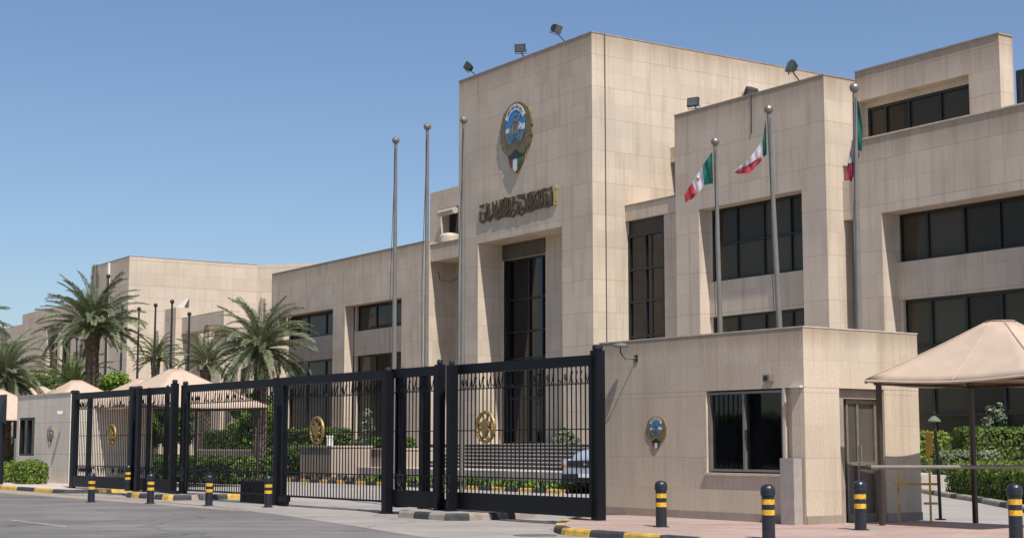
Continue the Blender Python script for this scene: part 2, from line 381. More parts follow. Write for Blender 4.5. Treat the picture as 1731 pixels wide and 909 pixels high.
M['hedge'] = leafmat('hedge_leaf', (.045, .085, .012), (.23, .33, .045), .3)
M['hedge_dark'] = leafmat('dark_hedge_leaf', (.028, .058, .010), (.15, .22, .035), .25)
M['hedge_grey'] = leafmat('grey_hedge_leaf', (.06, .085, .035), (.22, .26, .13), .2)
M['tree'] = leafmat('tree_leaf', (.025, .055, .008), (.13, .22, .03), .25)
M['bright'] = leafmat('bright_leaf', (.05, .10, .012), (.26, .38, .05), .3)
M['palm'] = leafmat('palm_leaf', (.05, .072, .030), (.25, .285, .16), .25, .42, .8)
M['palmlow'] = leafmat('palm_green', (.035, .065, .015), (.16, .22, .06), .25, .45, .8)
M['olive'] = leafmat('olive_leaf', (.07, .10, .05), (.30, .35, .22), .2)
M['core'] = simple('twig', (.035, .035, .018), .9, var=.4)
M['trunk'] = simple('palm_trunk', (.105, .078, .056), .9, var=.55, scale=7, bump=.8)
M['bark'] = simple('bark', (.10, .075, .055), .9, var=.3, scale=10)
M['grass'] = leafmat('grass_blade', (.05, .10, .01), (.22, .33, .04), .3)
M['carpaint'] = simple('car_paint', (.42, .47, .54), .22, .25, var=.03)
M['tyre'] = simple('tyre', (.012, .012, .012), .85)
M['chrome'] = simple('chrome', (.6, .6, .62), .15, 1)
M['terracotta'] = simple('terracotta', (.36, .15, .07), .8)
M['greybox'] = simple('grey_stone_box', (.34, .30, .27), .7, var=.1)
M['door'] = simple('door_metal', (.13, .112, .09), .42, .35, var=.15, scale=2)
M['cream'] = simple('cream_plastic', (.62, .56, .46), .5)
for k, c in dict(fgreen=(.006, .115, .085), fwhite=(.58, .54, .58), fred=(.42, .055, .065), fdred=(.34, .03, .07)).items(): M[k] = cloth(k, c, .35)

# ------------------------------------------------------------------ ground and roads
def sheet(name, pts, m, z=None):
    mb = MB(); mb.quad([(p[0], p[1], p[2] if z is None else z) for p in pts])
    o = mb.build(name, m); o['kind'] = 'structure'; return o
def w2(s, t, z=0): return tuple(C2.world(s, t, z))
def w1(s, t, z=0): return tuple(C1.world(s, t, z))
sheet('ground', [(-2500, -400, 0), (2500, -400, 0), (2500, 4000, 0), (-2500, 4000, 0)], M['sand'])
s_r = C2.ft(1010, 800, 20.8)[0]; s_l = C2.ft(123, 800, 20.8)[0]
sheet('road', [w2(-300, -3.5, .004), w2(200, -3.5, .004), w2(200, 18.3, .004), w2(-300, 18.3, .004)], M['asphalt'])
ap = [G(120, 836), G(240, 845), G(360, 856), G(480, 871), G(600, 889), G(720, 909), G(860, 935), G(1000, 960)]
poly = [(p.x, p.y) for p in ap] + [w2(s_r + 3.2, 18.6)[:2], w2(s_r + 3.2, 23)[:2], w2(s_l - 1.5, 23)[:2], w2(s_l - 2.0, 19.8)[:2]]
sheet('gate_apron', [(x, y, .008) for x, y in poly], M['apron'])
sheet('driveway', [w2(-90, 23, .004), w2(90, 23, .004), w2(90, 60, .004), w2(-90, 60, .004)], M['drive'])
sheet('pavement', [w2(-300, -12, .12), w2(200, -12, .12), w2(200, -3.5, .12), w2(-300, -3.5, .12)], M['pink'])

def kerb(name, pts, hgt, width, seg, cols=('kyellow', 'kblack'), inner=1):
    """kerb stones along a world polyline; stones painted in turn"""
    pts = [Vector((p[0], p[1])) for p in pts]
    L = [0]
    for a, b in zip(pts, pts[1:]): L.append(L[-1] + (b-a).length)
    def at(d):
        for i in range(len(pts)-1):
            if d <= L[i+1] or i == len(pts)-2:
                k = (d-L[i])/(L[i+1]-L[i]); q = pts[i].lerp(pts[i+1], k); dd = (pts[i+1]-pts[i]).normalized(); return q, dd
    mb = MB(); n = max(1, round(L[-1]/seg)); sub = 4
    for k in range(n):
        g = .008
        for j in range(sub):
            d0 = L[-1]*(k + j/sub)/n + (g if j == 0 else 0); d1 = L[-1]*(k + (j+1)/sub)/n - (g if j == sub-1 else 0)
            (p0, e0), (p1, e1) = at(d0), at(d1)
            n0 = Vector((-e0.y, e0.x))*inner; n1 = Vector((-e1.y, e1.x))*inner
            prof = [(0, 0), (0.02, hgt*.72), (.05, hgt), (width, hgt), (width, 0)]
            a = [(p0.x+n0.x*x, p0.y+n0.y*x, z) for x, z in prof]; b = [(p1.x+n1.x*x, p1.y+n1.y*x, z) for x, z in prof]
            for i in range(len(prof)-1):
                q = [a[i], b[i], b[i+1], a[i+1]]; mb.quad(q if inner > 0 else q[::-1], k % len(cols))
            if j == 0: mb.quad(a, k % len(cols))
            if j == sub-1: mb.quad(b[::-1], k % len(cols))
    o = mb.build(name, [M[c] for c in cols]); o['kind'] = 'structure'; return o

# right pavement with its rounded painted kerb
kz = .14
kp = [G(px, py, kz) for px, py in ((1003, 869), (972, 872), (952, 876.5), (940, 881), (935, 885), (937, 888), (950, 892))]
dirx = Vector((C2.ex.x, C2.ex.y, 0)); q = kp[-1]
kp += [q + dirx*d for d in (.8, 1.6, 2.4, 4, 8, 14, 22)]
kerb('kerb', kp, kz, .22, .95, inner=1)
inner_pts = []
for i, p in enumerate(kp):
    e = (kp[min(i+1, len(kp)-1)] - kp[max(i-1, 0)]).normalized(); inner_pts.append(p + Vector((-e.y, e.x, 0))*.2)
sheet('pavement', [(p.x, p.y, kz-.006) for p in inner_pts] + [w2(C2.loc(*inner_pts[-1].xy)[0], 26.3, kz-.006), w2(s_r + .3, 26.3, kz-.006)], M['pink'])
# left pavement
t_l = 19.7
s0 = C2.ft(108, 828, t_l)[0]
kerb('kerb', [w2(s0, 22.6), w2(s0, t_l+.5), w2(s0-.15, t_l+.15), w2(s0-.5, t_l), w2(s0-30, t_l)], .14, .22, 1.9, inner=-1)
sheet('pavement', [w2(s0-.2, t_l+.22, .134), w2(s0-.2, 23.4, .134), w2(s0-30, 23.4, .134), w2(s0-30, t_l+.22, .134)], M['plaza'])
# two small kerbed islands below the portal posts
def island(pxa, pxb, t0, t1):
    a = C2.ft(pxa, 845, t0)[0]; b = C2.ft(pxb, 845, t0)[0]
    kerb('kerb', [w2(a, t1), w2(a, t0+.3), w2(a+.3, t0), w2(b-.3, t0), w2(b, t0+.3), w2(b, t1)], .17, .2, .62, ('kblack', 'kyellow', 'kblack', 'kstone') if pxa < 400 else ('kstone', 'kblack', 'kstone', 'kblack'), inner=1)
    sheet('traffic_island', [w2(a+.15, t1, .166), w2(a+.15, t0+.3, .166), w2(a+.35, t0+.15, .166), w2(b-.35, t0+.15, .166), w2(b-.15, t0+.3, .166), w2(b-.15, t1, .166)], M['apron'])
island(206, 290, 19.9, 22.4); island(660, 765, 19.6, 22.0)
p = G(905, 904, .010); mb = MB(); mb.lathe([(.42, 0), (.42, .006), (.36, .008), (.35, .004), (.01, .004)], n=32)
o = mb.build('manhole_cover', simple('cast_iron', (.17, .15, .135), .7, .3, var=.3, scale=12)); o.location = p; tag(o, 'round worn manhole cover in the concrete apron by the painted kerb', 'manhole cover')
# faded lane dash
a = G(20, 878, .006); b = G(112, 889, .006); e = (b-a).normalized(); nrm = Vector((-e.y, e.x, 0))*.055
sheet('lane_marking', [a-nrm, b-nrm, b+nrm, a+nrm], simple('worn_paint', (.32, .31, .29), .8, var=.3, scale=3))
# curved drive kerb on the far right and its planted bed
rk = [G(1545, 829), G(1562, 834), G(1600, 840.5), G(1650, 848.5), G(1707, 860), G(1760, 874)]
kerb('kerb', rk, .15, .28, .9, ('kstone', 'kblack', 'kstone', 'kstone'), inner=1)
# planted strip and kerb before the steps, plaza, steps, landing
sA = C1.ft(330, 805, 31.6)[0]; sB = C1.ft(948, 823, 31.6)[0]
kerb('kerb', [w1(sA, 31.6), w1(sB, 31.6)], .16, .2, .9, inner=1)
sheet('planting_bed', [w1(sA, 31.8, .15), w1(sB, 31.8, .15), w1(sB, 36, .15), w1(sA, 36, .15)], M['soil'])
sP = C1.ft(655, 806, 36)[0]
mb = MB(); mb.box(C1.ft(470, 800, 36)[0], sB + 6, 36, 66, 0, .62)
o = mb.build('terrace', M['plaza']); o.rotation_euler.z = C1.ang; o['kind'] = 'structure'
s_a = C1.ft(655, 780, 39)[0]; s_b = C1.ft(950, 780, 39)[0] + 1.0
mb = MB()
for k in range(7):
    t0 = 39 + k*.42; z0 = .62 + k*.165
    mb.box(s_a, s_b + 2, t0, 62, z0, z0+.125, 0); mb.box(s_a-.02, s_b + 2.02, t0-.03, 62, z0+.125, z0+.165, 1)
o = mb.build('stairs', [M['riser'], M['tread']]); o.rotation_euler.z = C1.ang; o['kind'] = 'structure'
FLOOR = .62 + 7*.165

# ------------------------------------------------------------------ building kit (all in a frame's s,t,z)
class Bld:
    def __init__(self, name, label, fr, s, t, z=0, group=None, cat='building'):
        self.fr = fr; self.off = Vector((s, t, z)); w_ = fr.world(s, t, z)
        self.root = thing(name, label, cat, w_, fr.ang, group)
    def mb(self): return MB(self.off)
    def part(self, mb, name, mat, parent=None, **k): return mb.build(name, mat, parent or self.root, **k)
def grid_face(mb, u0, u1, z0, z1, holes, fn, flip=False, mi=0):
    us = sorted({u0, u1, *[h[0] for h in holes], *[h[1] for h in holes]}); zs = sorted({z0, z1, *[h[2] for h in holes], *[h[3] for h in holes]})
    us = [u for u in us if u0 <= u <= u1]; zs = [z for z in zs if z0 <= z <= z1]
    for a, b in zip(us, us[1:]):
        for c, d in zip(zs, zs[1:]):
            um, zm = (a+b)/2, (c+d)/2
            if any(h[0] < um < h[1] and h[2] < zm < h[3] for h in holes): continue
            q = [fn(a, c), fn(b, c), fn(b, d), fn(a, d)]
            mb.quad(q[::-1] if flip else q, mi)
def block(mb, s0, s1, t0, t1, z0, z1, front=(), side=(), top=True, back=True, left=True):
    """closed mass with real openings: holes (u0,u1,z0,z1,depth) with reveals, sills and soffits"""
    grid_face(mb, s0, s1, z0, z1, front, lambda s, z: (s, t0, z))
    grid_face(mb, t0, t1, z0, z1, side, lambda t, z: (s1, t, z))
    if left: mb.quad([(s0, t1, z0), (s0, t0, z0), (s0, t0, z1), (s0, t1, z1)])
    if back: mb.quad([(s1, t1, z0), (s0, t1, z0), (s0, t1, z1), (s1, t1, z1)])
    if top: mb.quad([(s0, t0, z1), (s1, t0, z1), (s1, t1, z1), (s0, t1, z1)])
    for a, b, c, d, dp in front:
        y0, y1 = t0, t0+dp
        mb.quad([(a, y0, c), (a, y1, c), (a, y1, d), (a, y0, d)])
        mb.quad([(b, y1, c), (b, y0, c), (b, y0, d), (b, y1, d)])
        mb.quad([(a, y1, d), (b, y1, d), (b, y0, d), (a, y0, d)])
        mb.quad([(a, y0, c), (b, y0, c), (b, y1, c), (a, y1, c)])
    for a, b, c, d, dp in side:
        x0, x1 = s1, s1-dp
        mb.quad([(x0, a, c), (x1, a, c), (x1, a, d), (x0, a, d)][::-1])
        mb.quad([(x0, b, c), (x1, b, c), (x1, b, d), (x0, b, d)])
        mb.quad([(x0, a, d), (x0, b, d), (x1, b, d), (x1, a, d)][::-1])
        mb.quad([(x0, a, c), (x0, b, c), (x1, b, c), (x1, a, c)])
def window(B, s0, s1, t, z0, z1, cols, rows, glass='glass', fw=.09, name='window', mat='frame', label=None, xs=None, zs=None, fd=.1):
    """window part (frame bars) with its glass as a sub-part; facing the road"""
    xs = xs or [s0 + (s1-s0)*k/cols for k in range(cols+1)]; zs = zs or [z0 + (z1-z0)*k/rows for k in range(rows+1)]
    mb = B.mb(); h = fw/2
    mb.box(s0, s1, t-fd, t+.02, z0, z0+fw); mb.box(s0, s1, t-fd, t+.02, z1-fw, z1)
    for i, x in enumerate(xs):
        c = min(max(x, s0+h), s1-h); mb.box(c-h, c+h, t-fd-.004, t+.02, z0+fw, z1-fw)
    for z in zs[1:-1]: 
        for a_, b_ in zip(xs, xs[1:]): mb.box(a_+h, b_-h, t-fd+.01, t+.02, z-h*.8, z+h*.8)
    fr = B.part(mb, name, M[mat])
    if label: fr['label'] = label
    g = B.mb(); vals = []
    for a_, b_ in zip(xs, xs[1:]):
        for c_, d_ in zip(zs, zs[1:]):
            j = [random.uniform(-.004, .004) for _ in range(2)]
            g.quad([(a_, t+j[0], c_), (b_, t+j[1], c_), (b_, t+j[1]*.5, d_), (a_, t+j[0]*.5, d_)]); vals.append(random.choice([.1, .45, .6, .75, .9]) if glass == 'glass' else random.random())
    go = B.part(g, 'pane', M[glass], fr)
    at = go.data.attributes.new('pane', 'FLOAT', 'FACE'); at.data.foreach_set('value', vals)
    return fr
def coping(B, s0, s1, t0, t1, z, d=.025, h=.06):
    mb = B.mb()
    mb.box(s0-d, s1+d, t0-d, t0+.3, z, z+h); mb.box(s1-.3, s1+d, t0+.3, t1, z, z+h)
    B.part(mb, 'coping', M['trim'])

# ------------------------------------------------------------------ 1. entrance tower
TT = 47.7
s1, ztop = C1.ft(1000, 55, TT); s0 = C1.ft(776, 145, TT)[0]
hs0, hz = C1.ft(808, 412, TT); hs1, hz2 = C1.ft(950, 382, TT); hz = (hz+hz2)/2
T = Bld('entrance_tower', 'tall square stone entrance tower bearing the big crest and gold lettering', C1, (s0+s1)/2, TT, 0)
mb = T.mb(); D1 = 1.75
block(mb, s0, s1, TT, TT+26, 0, ztop, front=[(hs0, hs1, FLOOR, hz, D1)])
T.part(mb, 'wall', M['tower'])
gs0, gz = C1.ft(852, 440, TT+D1); gs1, gz_ = C1.ft(922, 428, TT+D1); gz = (gz+gz_)/2
mb = T.mb(); grid_face(mb, hs0, hs1, FLOOR, hz, [(gs0, gs1, FLOOR, gz)], lambda s, z: (s, TT+D1-.003, z))
mb.quad([(gs1, TT+D1+.5, FLOOR), (gs1, TT+D1, FLOOR), (gs1, TT+D1, gz), (gs1, TT+D1+.5, gz)]); mb.quad([(gs0, TT+D1+.5, gz), (gs1, TT+D1+.5, gz), (gs1, TT+D1, gz), (gs0, TT+D1, gz)])
T.part(mb, 'porch_wall', M['tower'])
mb = T.mb(); mb.box(hs0+.003, gs1+.02, TT+D1-.06, TT+D1-.006, gz+.0, hz-.003); T.part(mb, 'soffit_shade', M['soffit_shade'])  # dark panel standing in for the shade under the porch soffit
gw = gs1-gs0; zr = [C1.ft(885, y, TT+D1+.3)[1] for y in (605, 560, 505, 453)]
window(T, gs0, gs1, TT+D1+.35, FLOOR, gz, 2, 6, 'darkglass', .12, name='entrance_glazing', xs=[gs0, gs0+gw*.52, gs0+gw*.84, gs1], zs=[FLOOR, FLOOR+2.6]+zr[:3]+[gz])
coping(T, s0, s1, TT, TT+26, ztop)
mb = T.mb(); tc_ = C1.fs(1024, 400, s1)[0]
mb.tube([(s1+.03, tc_, 3), (s1+.03, tc_, ztop*.5), (s1+.03, tc_, ztop+.03), (s1-.2, tc_, ztop+.12)], .03, 6)
T.part(mb, 'conduit', simple('conduit_grey', (.09, .08, .07), .6))

# ------------------------------------------------------------------ crest and lettering
def crest(name, label, fr, px, pyt, pyb, t, hw, group='crests'):
    sc_, z1_ = fr.ft(px, pyt, t); z0_ = fr.ft(px, pyb, t)[1]; hgt = z1_-z0_; wid = hgt*hw
    root = thing(name, label, 'crest', fr.world(sc_, t, z0_), fr.ang, group)
    f = lambda x, y, d: (x*wid, (d if d > -.031 else -.03-(abs(d)-.05)*.6)*hgt, y*hgt)
    half = [(.0, 1.0), (.13, .985), (.26, .94), (.34, .88), (.36, .90), (.43, .80), (.485, .68), (.50, .62), (.465, .61), (.49, .52), (.49, .47), (.445, .475), (.455, .42), (.43, .37), (.40, .385), (.385, .34), (.34, .31), (.30, .315), (.27, .27), (.225, .245), (.205, .16), (.13, .07), (0, 0)]
    out = half + [(-x, y) for x, y in reversed(half[1:-1])]
    out = out[::-1]
    mb = MB(); mb.prism(out, f, -.03, 0); mb.build('falcon_plate', M['bronze'] if hgt > 2 else M['gold'], root)
    ring = lambda rx, ry, cy, a0, a1, n: [(rx*math.cos(R(a0+(a1-a0)*k/n)), cy+ry*math.sin(R(a0+(a1-a0)*k/n))) for k in range(n+1)]
    disc = ring(.30, .275, .66, -50, 230, 28) + [(-.10, .44), (0, .50), (.10, .44)]
    mb = MB(); mb.prism(disc[::1], f, -.062, -.054); mb.build('blue_disc', M['blue'], root)
    mb = MB(); mb.prism(ring(.335, .31, .66, 25, 155, 18) + ring(.255, .225, .66, 155, 25, 18), f, -.070, -.060); sc2 = mb.build('scroll', M['white'], root)
    mb = MB()
    for k in range(13):
        a = R(40+k*8.3); c = (.295*math.cos(a), .66+.268*math.sin(a)); ww = .006 + .004*((k*7) % 3); hh = .014+.005*((k*5) % 3)
        ux, uy = math.cos(a), math.sin(a)
        mb.prism([(c[0]-uy*ww-ux*hh, c[1]+ux*ww-uy*hh), (c[0]+uy*ww-ux*hh, c[1]-ux*ww-uy*hh), (c[0]+uy*ww+ux*hh, c[1]-ux*ww+uy*hh), (c[0]-uy*ww+ux*hh, c[1]+ux*ww+uy*hh)], f, -.073, -.069)
    mb.build('inscription', M['ink'], sc2)
    cloud = [(-.285, .585), (.285, .585), (.295, .665), (.20, .66), (.12, .71), (.03, .74), (-.06, .71), (-.15, .66), (-.295, .64)]
    mb = MB(); mb.prism(cloud, f, -.068, -.061); mb.build('cloud_band', M['white'], root)
    mb = MB()       # sailing dhow with rigging
    mb.prism([(-.19, .60), (-.12, .545), (.12, .545), (.20, .62), (.12, .60), (-.12, .60)], f, -.082, -.066)
    for x0, y0, x1, y1, tk in ((-.02, .60, .0, .83, .014), (-.15, .62, .03, .82, .02), (.02, .6, .16, .80, .02), (.08, .60, .09, .74, .012), (-.12, .6, -.10, .72, .014), (.0, .72, .15, .68, .014), (-.08, .70, .07, .70, .03), (-.05, .64, .06, .65, .03)):
        d = Vector((x1-x0, y1-y0)).normalized(); n_ = Vector((-d.y, d.x))*tk
        mb.prism([(x0-n_.x, y0-n_.y), (x1-n_.x, y1-n_.y), (x1+n_.x, y1+n_.y), (x0+n_.x, y0+n_.y)], f, -.086, -.066)
    mb.build('sailing_ship', M['silver'], root)
    mb = MB()       # waves / inner feathers
    for sx in (-1, 1):
        mb.prism([(sx*.07, .475), (sx*.03, .53), (sx*.10, .545), (sx*.2, .56), (sx*.15, .50)][::sx], f, -.066, -.0615)
        mb.prism([(sx*.20, .43), (sx*.29, .56), (sx*.275, .57), (sx*.14, .42)][::sx], f, -.069, -.06)
    mb.build('wave_relief', M['silver'], root)
    # shield
    mb = MB(); mb.prism([(-.185, .215), (-.065, .20), (-.065, .05), (-.13, .10), (-.175, .16)][::-1], f, -.066, -.054); mb.build('shield_stripe', M['maroon'], root)
    mb = MB(); mb.prism([(-.065, .20), (.065, .20), (.065, .05), (0, .018), (-.065, .05)][::-1], f, -.067, -.054); mb.build('shield_stripe', M['white'], root)
    mb = MB(); mb.prism([(.065, .20), (.185, .215), (.175, .16), (.13, .10), (.065, .05)][::-1], f, -.066, -.054); mb.build('shield_stripe', M['green'], root)
    mb = MB(); mb.prism([(-.22, .25), (-.13, .265), (0, .335), (.13, .265), (.22, .25), (.185, .215), (.065, .20), (-.065, .20), (-.185, .215)][::-1], f, -.071, -.055); mb.build('shield_top', M['ink'], root)
    return root
crest('crest', 'large gold winged crest with blue ship disc high on the tower', C1, 874.5, 173, 293, TT, .80)

TEXT = [[(150,610),(152,700),(150,785),(200,805),(235,770)], [(205,640),(245,628),(238,735),(285,742),(305,700)], [(272,450),(285,690)], [(316,455),(322,690),(345,715)], [(250,765),(340,745),(382,700)],
 [(388,425),(398,640),(352,722)], [(420,480),(430,600),(438,735),(482,715)], [(462,400),(500,695),(560,640)], [(533,380),(543,700)], [(580,370),(592,640),(550,660)], [(600,640),(655,600),(640,520),(610,560),(622,660),(575,702)],
 [(628,370),(640,500)], [(665,350),(682,560),(640,690)], [(712,338),(722,640),(680,685)], [(768,320),(782,560),(740,600)], [(808,318),(800,430)], [(700,680),(780,692),(832,612)], [(862,300),(952,286)], [(880,330),(952,318)],
 [(850,420),(872,550),(908,430),(935,560),(970,520)], [(838,630),(930,660),(1002,600)], [(962,350),(998,268),(1030,500),(985,560)], [(1062,262),(1085,480),(1040,540)], [(1095,255),(1140,240)], [(1130,270),(1122,560),(1058,592)],
 [(1182,218),(1212,420),(1252,468)], [(1092,595),(1172,562),(1222,480)], [(1278,198),(1222,262),(1290,300),(1270,540)], [(1330,182),(1352,420),(1300,480)], [(1318,210),(1262,400),(1232,545)], [(1400,262),(1420,480)], [(1442,300),(1472,462)],
 [(1508,135),(1530,450),(1452,500),(1378,502)], [(1180,300),(1160,430),(1190,540)], [(420,640),(460,600),(470,690)], [(730,560),(850,580),(900,610)], [(300,735),(330,775),(350,720)], [(1300,520),(1400,470),(1440,400),(1420,330)],[(1000,600),(1060,560),(1100,470)],[(505,560),(470,740),(520,735)]]
DOTS = [(155,500),(205,512),(205,480),(1378,170),(1378,198),(1425,180),(1452,172),(620,350),(690,352),(1510,150)]
SGN = thing('calligraphy_sign', 'raised bronze Arabic calligraphy above the tower entrance', 'sign', C1.world(*C1.ft(877, 345, TT)[:1], TT, C1.ft(877, 345, TT)[1]), C1.ang)
def zt(p): return C1.ft(800 + p[0]/11.36, 305 + p[1]/11.36, TT)
so, zo = C1.ft(877, 345, TT)
def stroke(mb, pts, wd, d0=-.09, d1=0):
    P = [Vector(zt(p)) - Vector((so, zo)) for p in pts]
    for i, (a, b) in enumerate(zip(P, P[1:])):
        d = (b-a).normalized(); n_ = Vector((-d.y, d.x))*wd; e = d*wd*.5; jj = .002*i
        q_ = [a-n_-e, b-n_+e, b+n_+e, a+n_-e]
        mb.prism([(v.x, v.y) for v in q_], lambda x, y, dd: (x, dd, y), d0-jj, d1)
mb = MB()
for st in TEXT: stroke(mb, st, .062)
mb.build('lettering', M['darkbronze'], SGN)
for dx, dy in DOTS:
    mb = MB(); stroke(mb, [(dx-7, dy), (dx+7, dy)], .07); mb.build('diacritic_dot', M['darkbronze'], SGN)
mb = MB(); stroke(mb, [(1568, 125), (1590, 160)], .09); stroke(mb, [(1582, 200), (1588, 400)], .085, -.11); stroke(mb, [(1575, 420), (1592, 462)], .09)
mb.build('end_letter', M['brightgold'], SGN)

# ------------------------------------------------------------------ 2. right wing (middle block) with link bay
TW = 49.7
ws1, wz = C1.ft(1392, 127, TW); ws0 = C1.ft(1140, 198, TW)[0]
W = Bld('office_wing', 'projecting stone block between the tower and the long office range', C1, (ws0+ws1)/2, TW, 0)
a0, az = C1.ft(1181, 350, TW); a1, az2 = C1.ft(1355, 325, TW)
mb = W.mb(); block(mb, ws0, ws1, TW, TW+22, 0, wz, front=[(a0, a1, .5, (az+az2)/2, .95)])
W.part(mb, 'wall', M['wing'])
coping(W, ws0, ws1, TW, TW+22, wz)
def zt1(px, py, t): return C1.ft(px, py, t)[1]
zs1 = zt1(1356, 457, TW+.7); zs2 = zt1(1358, 520, TW+.7)
mb = W.mb(); mb.box(a0, a1-.002, TW+.62, TW+.93, zs2, zs1)
W.part(mb, 'spandrel', M['wing'])
azm = (az+az2)/2
gx0 = C1.ft(1207, 400, TW+.85)[0]
mb = W.mb(); mb.box(a0, gx0, TW+.70, TW+.94, .5, azm); W.part(mb, 'jamb', M['wing'])
gxs = [gx0 + (a1-gx0)*k for k in (0, .25, .52, .78, 1)]
window(W, gx0, a1, TW+.86, zs1+.003, azm, 4, 2, xs=gxs)
window(W, gx0, a1, TW+.86, .6, zs2-.003, 4, 2, xs=gxs, zs=[.6, zs2-2.2, zs2])
# link bay between tower and wing
TL = 49.86
b0 = s1 + .02; b1 = ws0
LB = Bld('link_bay', 'recessed glazed link bay with a stone beam beside the tower', C1, (b0+b1)/2, TL, 0)
bz1 = zt1(1098, 341, TL); bz0 = zt1(1098, 366, TL)
mb = LB.mb(); mb.box(b0, b1-.01, TL, TL+6, bz0, bz1); LB.part(mb, 'beam', M['wing'])
mb = LB.mb(); mb.box(b0, b1-.01, TL-.04, TL+.25, bz1+.003, bz1+.07); LB.part(mb, 'coping', M['trim'])
TG = 50.12
gb = C1.ft(1126, 480, TG)[0]; gtz = zt1(1095, 393, TG)
mb = LB.mb(); mb.box(gb, b1-.01, TG-.1, TG+.3, 0, bz0-.003); LB.part(mb, 'wall', M['wing'])
mb = LB.mb(); mb.box(b0, gb-.003, TG-.02, TG+.3, gtz, bz0-.003); LB.part(mb, 'soffit_shade', M['frame'])  # near-black strip in place of the deep shade below the beam
zz = [zt1(1095, y, TG) for y in (567, 508, 453)]
gm = C1.ft(1093, 480, TG)[0]
window(LB, b0, gb, TG, 0, gtz, 2, 5, xs=[b0, gm, gb], zs=[0, 3.5]+zz+[gtz], fw=.14, glass='darkglass')
pb = C1.ft(1127, 262, 53)[0]
mb = LB.mb(); mb.box(pb, b1+4, 53, 56, zt1(1133, 275, 53), zt1(1133, 250, 53)); mb.box(pb+.1, b1+4, 54.2, 56, bz1+.08, zt1(1133, 275, 53)-.003, 0); LB.part(mb, 'parapet_block', M['wing'])
mb = LB.mb(); mb.box(pb+.25, b1+3, 54.0, 54.19, bz1+.08, zt1(1133, 275, 53)-.01); LB.part(mb, 'dark_opening', M['darkglass'])

# ------------------------------------------------------------------ 3. long office range at the right
TR = 50.7
r0, _ = C1.ft(1441, 300, TR); rz_ = (C1.ft(1448, 235, TR)[1] + C1.ft(1731, 181, TR)[1])/2
r1 = C1.ft(2050, 200, TR)[0]
RG = Bld('office_range', 'long stone office range with ribbon windows at the right of the wing', C1, (r0+r1)/2, TR, 0)
h0, hzz = C1.ft(1490, 360, TR); hzz = (hzz + C1.ft(1731, 320, TR)[1])/2
mb = RG.mb(); block(mb, r0, r1, TR, TR+20, 0, rz_, front=[(h0, r1-2, .3, hzz, 1.35)])
# slot return wall and cross beam beside the wing
bmz1 = zt1(1428, 305, TR); bmz0 = zt1(1428, 372, TR)
mb.box(ws1+.01, r0-.003, TR+.05, TR+.8, bmz0, bmz1); mb.box(ws1+.01, r0-.003, TR+3.4, TR+4, 0, rz_)
RG.part(mb, 'wall', M['range'])
sx0 = C1.ft(1515, 480, TR+.85)[0]; sp1 = zt1(1517, 444, TR+.85); sp0 = zt1(1520, 507, TR+.85)
mb = RG.mb(); mb.box(h0, r1-2, TR+.85, TR+1.3, sp0, sp1); RG.part(mb, 'spandrel', M['range'])
gx = C1.ft(1524, 400, TR+1.2)[0]
mb = RG.mb(); mb.box(h0+.003, gx, TR+1.0, TR+1.34, sp1+.003, hzz-.003); mb.box(h0+.003, gx+.2, TR+.95, TR+1.34, .3, sp0-.003); RG.part(mb, 'jamb', M['range'])
def colx(pxs, py, t): return [C1.ft(p, py, t)[0] for p in pxs]
xs = colx([1524, 1570, 1632, 1692, 1752, 1820, 1900, 1990], 400, TR+1.2)
window(RG, xs[0], xs[-1], TR+1.22, sp1+.003, hzz-.003, 7, 1, xs=xs, fw=.11)
xs2 = colx([1531, 1577, 1637, 1697, 1757, 1825, 1905, 1990], 560, TR+1.2)
window(RG, xs2[0], xs2[-1], TR+1.22, .35, sp0-.003, 7, 3, xs=xs2, zs=[.35, zt1(1640, 700, TR+1.2), zt1(1575, 583, TR+1.2), sp0], fw=.14)
mb = RG.mb(); mb.box(r0, r1, TR-.04, TR+.3, rz_+.002, rz_+.07); RG.part(mb, 'coping', M['coping'])
# top storey, set back
TQ = 51.7
q0 = ws1+.015; q1, qz = C1.ft(1688, 58, TQ); qt2 = C1.fs(1713, 120, q1)[0]
wq0 = C1.ft(1446, 200, TQ)[0]; wq1 = C1.ft(1638, 150, TQ)[0]; wqz = C1.ft(1638, 125, TQ)[1]
mb = RG.mb(); block(mb, q0, q1, TQ, qt2, rz_-.5, qz, front=[(wq0, wq1, rz_+.05, wqz, .8)]); RG.part(mb, 'upper_storey', M['range_top'])
wz1 = C1.ft(1638, 143, TQ+.6)[1]
window(RG, wq0+.3, wq1, TQ+.6, rz_-.2, wz1, 4, 1, xs=[wq0+.3 + (wq1-wq0-.3)*k for k in (0, .17, .39, .68, 1)], fw=.13)
mb = RG.mb(); mb.box(wq0, wq1, TQ+.5, TQ+.79, wz1+.002, wqz-.003); mb.box(wq0+.003, wq0+.3, TQ+.5, TQ+.79, rz_, wz1); RG.part(mb, 'lintel', M['range_top'])
mb = RG.mb(); mb.box(q0, q1+.04, TQ-.04, TQ+.3, qz+.002, qz+.07); mb.box(q1-.3, q1+.04, TQ+.3, qt2, qz+.002, qz+.07); RG.part(mb, 'coping', M['trim'])
# plant screen further right on the roof
e0 = C1.ft(1718, 150, TR+6)[0]
mb = RG.mb(); mb.box(e0, e0+9, TR+6, TR+10, rz_, zt1(1725, 118, TR+6)); mb.box(e0+.2, e0+.35, TR+5.9, TR+6, rz_, zt1(1725, 128, TR+6), 0); RG.part(mb, 'roof_plant_screen', M['flood'])

